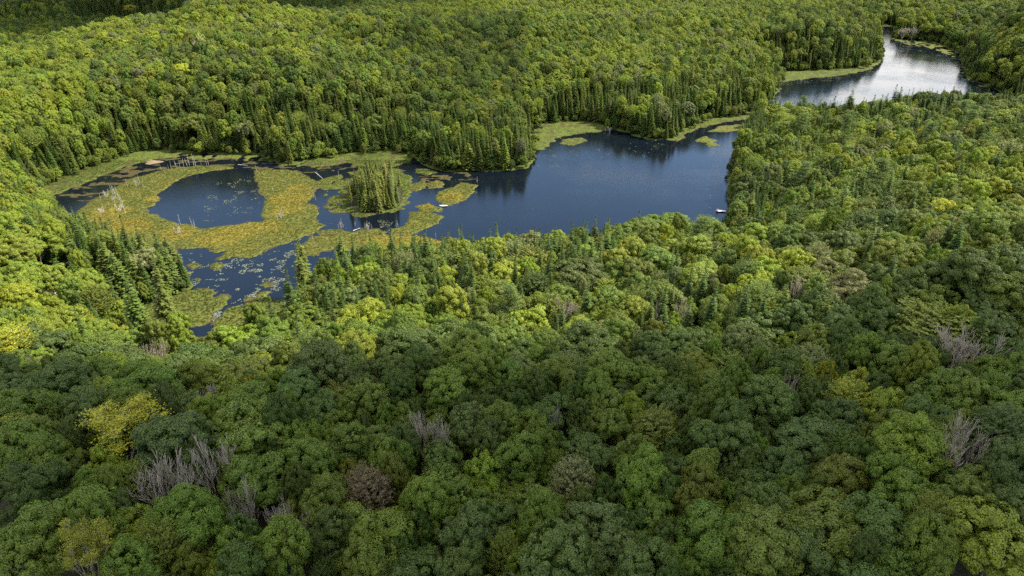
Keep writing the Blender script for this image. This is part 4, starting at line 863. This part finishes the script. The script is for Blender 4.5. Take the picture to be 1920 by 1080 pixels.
def logm(seed, l, r0, mat):
    r = np.random.default_rng(seed); n = 6; p = np.stack([np.linspace(-l / 2, l / 2, n), np.cumsum(r.normal(0, .05, n)), np.linspace(0.02, 0.14, n)], -1); parts = [tube(p, np.linspace(r0, r0 * .5, n), 8)]
    for k in range(4):
        x = r.uniform(-.2, .45) * l; a = r.uniform(0, 3.1); b = np.array([x, 0, 0.1]); parts.append(tube([b, b + [.2, math.cos(a) * .35, math.sin(a) * .35]], [.045, .02], 5))
    V, Q = join(parts); return mesh_np("log", V, Q, [mat], smooth=True)
for u1, v1, u2, v2, mt, lb in [(446,309,464,311,M_BLEACH,'pale log floating in the dark water at the top of the bog'),(592,324,606,336,M_BLEACH,'fallen pale trunk lying between the bog and the dark channel'),(662,433,676,429,M_BLEACH,'white driftwood log in front of the wooded islet'),
     (1357,337,1366,339,M_GREYBARK,'dark log lying at the right bank of the main lake')]:
    A, B = on_plane(u1, v1), on_plane(u2, v2); d = B - A; o = link("fallen_log", logm(u1, np.linalg.norm(d), .14, mt), loc=tuple((A + B) / 2)); o.rotation_euler = (0, 0, math.atan2(d[1], d[0])); o.location.z = max(.03, float(gat(o.location.x, o.location.y))) + .02; tag(o, lb, "log")
# mud bank
M_MUD = noise_material("brown_mud", (0.10, 0.068, 0.042), (0.18, 0.13, 0.085), 2.0)
P = on_plane(288, 304); n = 24; V = [(0, 0, .32)]
for ring in (0.4, .75, 1.0):
    for k in range(n):
        a = k * 2 * math.pi / n; q = ring * (1 + .18 * math.sin(3 * a + 1) + .08 * math.sin(7 * a)); V.append((math.cos(a) * 3.6 * q, math.sin(a) * 3.0 * q, .32 * (1 - ring ** 2) - .06))
Q = [(0, 1 + k, 1 + (k + 1) % n, 0) for k in range(n)]; me = bpy.data.meshes.new("mud_bank"); FF = [(0, 1 + k, 1 + (k + 1) % n) for k in range(n)]
for g_ in (0, 1): FF += [(1 + g_ * n + k, 1 + (g_ + 1) * n + k, 1 + (g_ + 1) * n + (k + 1) % n, 1 + g_ * n + (k + 1) % n) for k in range(n)]
me.from_pydata(V, [], FF); me.materials.append(M_MUD); o = link("mud_bank", me, loc=(P[0], P[1], .05)); tag(o, kind="structure")
# dirt track between the trees at left
M_DIRT = noise_material("dirt", (0.26, 0.19, 0.11), (0.40, 0.31, 0.19), 1.2)
tw = track_w; V = []; Q = []
seg = []
for i in range(len(tw) - 1):
    for k in range(8): seg.append(tw[i] + (tw[i + 1] - tw[i]) * k / 8)
seg.append(tw[-1]); seg = np.array(seg)
for i, p in enumerate(seg):
    d = seg[min(i + 1, len(seg) - 1)] - seg[max(i - 1, 0)]; d /= np.linalg.norm(d); nrm = np.array([-d[1], d[0]])
    for k in range(5):
        q = p + nrm * (k - 2) * 0.6 * (1 + .15 * math.sin(i * 1.7 + k)); V.append((q[0], q[1], float(gat(q[0], q[1])) + 0.05 + (0.03 if k in (0, 2, 4) else 0)))
for i in range(len(seg) - 1):
    for k in range(4): Q.append((i * 5 + k, i * 5 + k + 1, (i + 1) * 5 + k + 1, (i + 1) * 5 + k))
o = link("dirt_track", mesh_np("dirt_track", np.array(V), np.array(Q), [M_DIRT], smooth=True)); tag(o, kind="structure")

# ---------------------------------------------------------------- boat and dock
def plain(name, c, rough=.5):
    m, t = newmat(name); N = t.nodes; out = N.new('ShaderNodeOutputMaterial'); ps = N.new('ShaderNodeBsdfPrincipled'); n = N.new('ShaderNodeTexNoise'); n.inputs['Scale'].default_value = 9
    cr = N.new('ShaderNodeValToRGB'); cr.color_ramp.elements[0].color = (*[k * .82 for k in c], 1); cr.color_ramp.elements[1].color = (*c, 1); t.links.new(n.outputs[0], cr.inputs[0]); t.links.new(cr.outputs[0], ps.inputs['Base Color'])
    ps.inputs['Roughness'].default_value = rough; t.links.new(ps.outputs[0], out.inputs[0]); return m
M_WHITE = plain("white_paint", (.82, .81, .78)); M_PLANK = noise_material("weathered_planks", (.55, .47, .44), (.74, .66, .62), 5)
def hull(L_, W, H):
    n = 15; V = []; F_ = []
    for side in (0, 1):
        for i in range(n):
            s = -1 + 2 * i / (n - 1); w = W / 2 * (1 - abs(s) ** 2.6) + .01; w = w - .04 * side if w > .06 else w * .6; z0 = 0.04 * side; rise = .14 * abs(s) ** 3
            V += [(s * L_ / 2 * (1 - .02 * side), -w, H + rise), (s * L_ / 2 * .96, -w * .72, .06 + z0 + rise * .5), (s * L_ / 2 * .93, 0, -.06 + z0 + rise * .6), (s * L_ / 2 * .96, w * .72, .06 + z0 + rise * .5), (s * L_ / 2 * (1 - .02 * side), w, H + rise)]
        for i in range(n - 1):
            for k in range(4):
                a = side * n * 5 + i * 5 + k; f = (a, a + 5, a + 6, a + 1); F_.append(f if side == 0 else f[::-1])
    m_ = n * 5
    for i in range(n - 1):
        a = i * 5; F_.append((a, a + m_, a + 5 + m_, a + 5)); F_.append((a + 4, a + 9, a + 9 + m_, a + 4 + m_))
    return V, F_
def box(sx_, sy_, sz_, c=(0, 0, 0)):
    V = [(c[0] + x * sx_ / 2, c[1] + y * sy_ / 2, c[2] + z * sz_ / 2) for x in (-1, 1) for y in (-1, 1) for z in (-1, 1)]
    return np.array(V), np.array([(0, 1, 3, 2), (4, 6, 7, 5), (0, 4, 5, 1), (2, 3, 7, 6), (0, 2, 6, 4), (1, 5, 7, 3)])
P = on_plane(832, 387); o = link("rowboat", None, loc=(P[0], P[1], .03)); o.rotation_euler = (0, 0, R(3))
V, F_ = hull(3.3, 1.0, .34); me = bpy.data.meshes.new("hull"); me.from_pydata(V, [], F_); me.materials.append(M_WHITE); link("hull", me, o)
for s in (-.75, .05, .85): v_, q_ = box(.24, .8, .04, (s, 0, .27)); link("bench", mesh_np("bench", v_, q_, [M_PLANK]), o)
tag(o, "small white rowboat lying at the tip of the bog mats on the blue lake", "boat")
P = on_plane(1351, 397); o = link("floating_dock", None, loc=(P[0], P[1], 0)); o.rotation_euler = (0, 0, R(-4))
parts = [box(.19, 1.3, .05, (-1.5 + k * .2, 0, .34)) for k in range(17)]; V, Q = join(parts); link("deck", mesh_np("deck", V, Q, [M_PLANK]), o)
parts = [box(3.3, .12, .18, (.1, s, .22)) for s in (-.55, .55)] + [box(.5, 1.1, .22, (x, 0, .06)) for x in (-1.2, 0.1, 1.3)]; V, Q = join(parts); link("float_frame", mesh_np("float_frame", V, Q, [M_BARK]), o)
for k, (x, y) in enumerate([(-1.45, -.7), (-1.45, .7), (1.6, -.7), (1.6, .7)]):
    V, Q = tube([(x, y, -.8), (x, y, .75)], [.05, .05], 8); link("post", mesh_np("post", V, Q, [M_GREYBARK]), o)
tag(o, "short pale plank dock floating beside the wooded right bank", "dock")
ch = link("deck_chair", None, loc=(P[0] - 1.0, P[1] + .1, .365)); ch.rotation_euler = (0, 0, R(100))
v_, q_ = box(.6, .55, .05, (0, 0, .38)); link("seat", mesh_np("seat", v_, q_, [M_WHITE]), ch)
v_, q_ = box(.58, .05, .7, (0, 0, 0)); b = link("backrest", mesh_np("backrest", v_, q_, [M_WHITE]), ch, (0, .32, .72)); b.rotation_euler = (R(-18), 0, 0)
for x in (-.27, .27):
    for y in (-.24, .24): v_, q_ = box(.06, .06, .36, (x, y, .18)); link("leg", mesh_np("leg", v_, q_, [M_WHITE]), ch)
    v_, q_ = box(.09, .6, .04, (x * 1.15, 0, .6)); link("armrest", mesh_np("armrest", v_, q_, [M_WHITE]), ch)
tag(ch, "white chair standing on the outer end of the plank dock", "chair")

# ---------------------------------------------------------------- clouds overhead that shade the near forest and part of the hills
mc, t = newmat("cloud_vapour"); N = t.nodes; out = N.new('ShaderNodeOutputMaterial'); pv = N.new('ShaderNodeVolumePrincipled'); pv.inputs['Color'].default_value = (1, 1, 1, 1); pv.inputs['Density'].default_value = 0.07; pv.inputs['Anisotropy'].default_value = .3
t.links.new(pv.outputs[0], out.inputs['Volume'])
def cloud(P3, alt, thick, soft, seed, label, step=14):
    P2 = np.array([[p[0] + SDIR.x * (alt - p[2]) / SDIR.z, p[1] + SDIR.y * (alt - p[2]) / SDIR.z] for p in P3])
    lo_, hi_ = P2.min(0) - 30, P2.max(0) + 30; ax = np.arange(lo_[0], hi_[0], step); ay = np.arange(lo_[1], hi_[1], step); AX, AY = np.meshgrid(ax, ay); s = sdist(AX.ravel(), AY.ravel(), P2)
    s = s + (fbm(AX.ravel() / 60, AY.ravel() / 60, seed, 4) - .5) * 40
    tk = np.clip(s / soft, 0, 1); tk = tk * tk * (3 - 2 * tk) * thick * (0.75 + .5 * fbm(AX.ravel() / 90, AY.ravel() / 90, seed + 5, 3)); nyy, nxx = AX.shape; tk = tk.reshape(nyy, nxx); tk[0] = tk[-1] = 0; tk[:, 0] = tk[:, -1] = 0; tk = tk.ravel()
    top = np.stack([AX.ravel(), AY.ravel(), alt + tk * .6], -1); nv = len(top); V = np.concatenate([top, np.stack([AX.ravel(), AY.ravel(), alt - tk * .4], -1)])
    bi = np.where(tk > 0, np.arange(nv) + nv, np.arange(nv)); ii = np.arange(nv).reshape(nyy, nxx); q = np.stack([ii[:-1, :-1], ii[:-1, 1:], ii[1:, 1:], ii[1:, :-1]], -1).reshape(-1, 4); q = q[(tk[q] > 0).any(1)]
    FF = [tuple(a) for a in q] + [tuple(a[::-1]) for a in bi[q]]; me = bpy.data.meshes.new("cloud"); me.from_pydata(V, [], [tuple(int(c) for c in f) for f in FF]); me.materials.append(mc); me.validate()
    o = link("cloud", me); tag(o, kind="structure"); return o
def surf(pts, z=10): return [on_ground(u, v, z) for u, v in pts]
edge = surf([(-260,650),(100,648),(300,668),(450,662),(640,655),(760,628),(850,622),(1000,645),(1130,642),(1280,640),(1380,620),(1480,610),(1560,585),(1620,540),(1700,505),(1800,475),(1960,455),(2200,430)])
cloud(edge + [np.array((260., -60., 30.)), np.array((260., -220., 30.)), np.array((-300., -220., 30.)), np.array((-260., 40., 30.))], 700, 60, 62, 7, '')
cloud(surf([(560,-30),(660,40),(700,130),(760,230),(960,300),(1010,190),(1010,80),(960,-30)]), 700, 6, 40, 9, '')
cloud([np.array((a_, b_, 8.)) for a_, b_ in [(-590,780),(-440,690),(-400,590),(-170,555),(-120,1150),(-1000,1150),(-800,830)]], 900, 60, 30, 12, '')
print("scene done", round(time.time() - T0, 1))
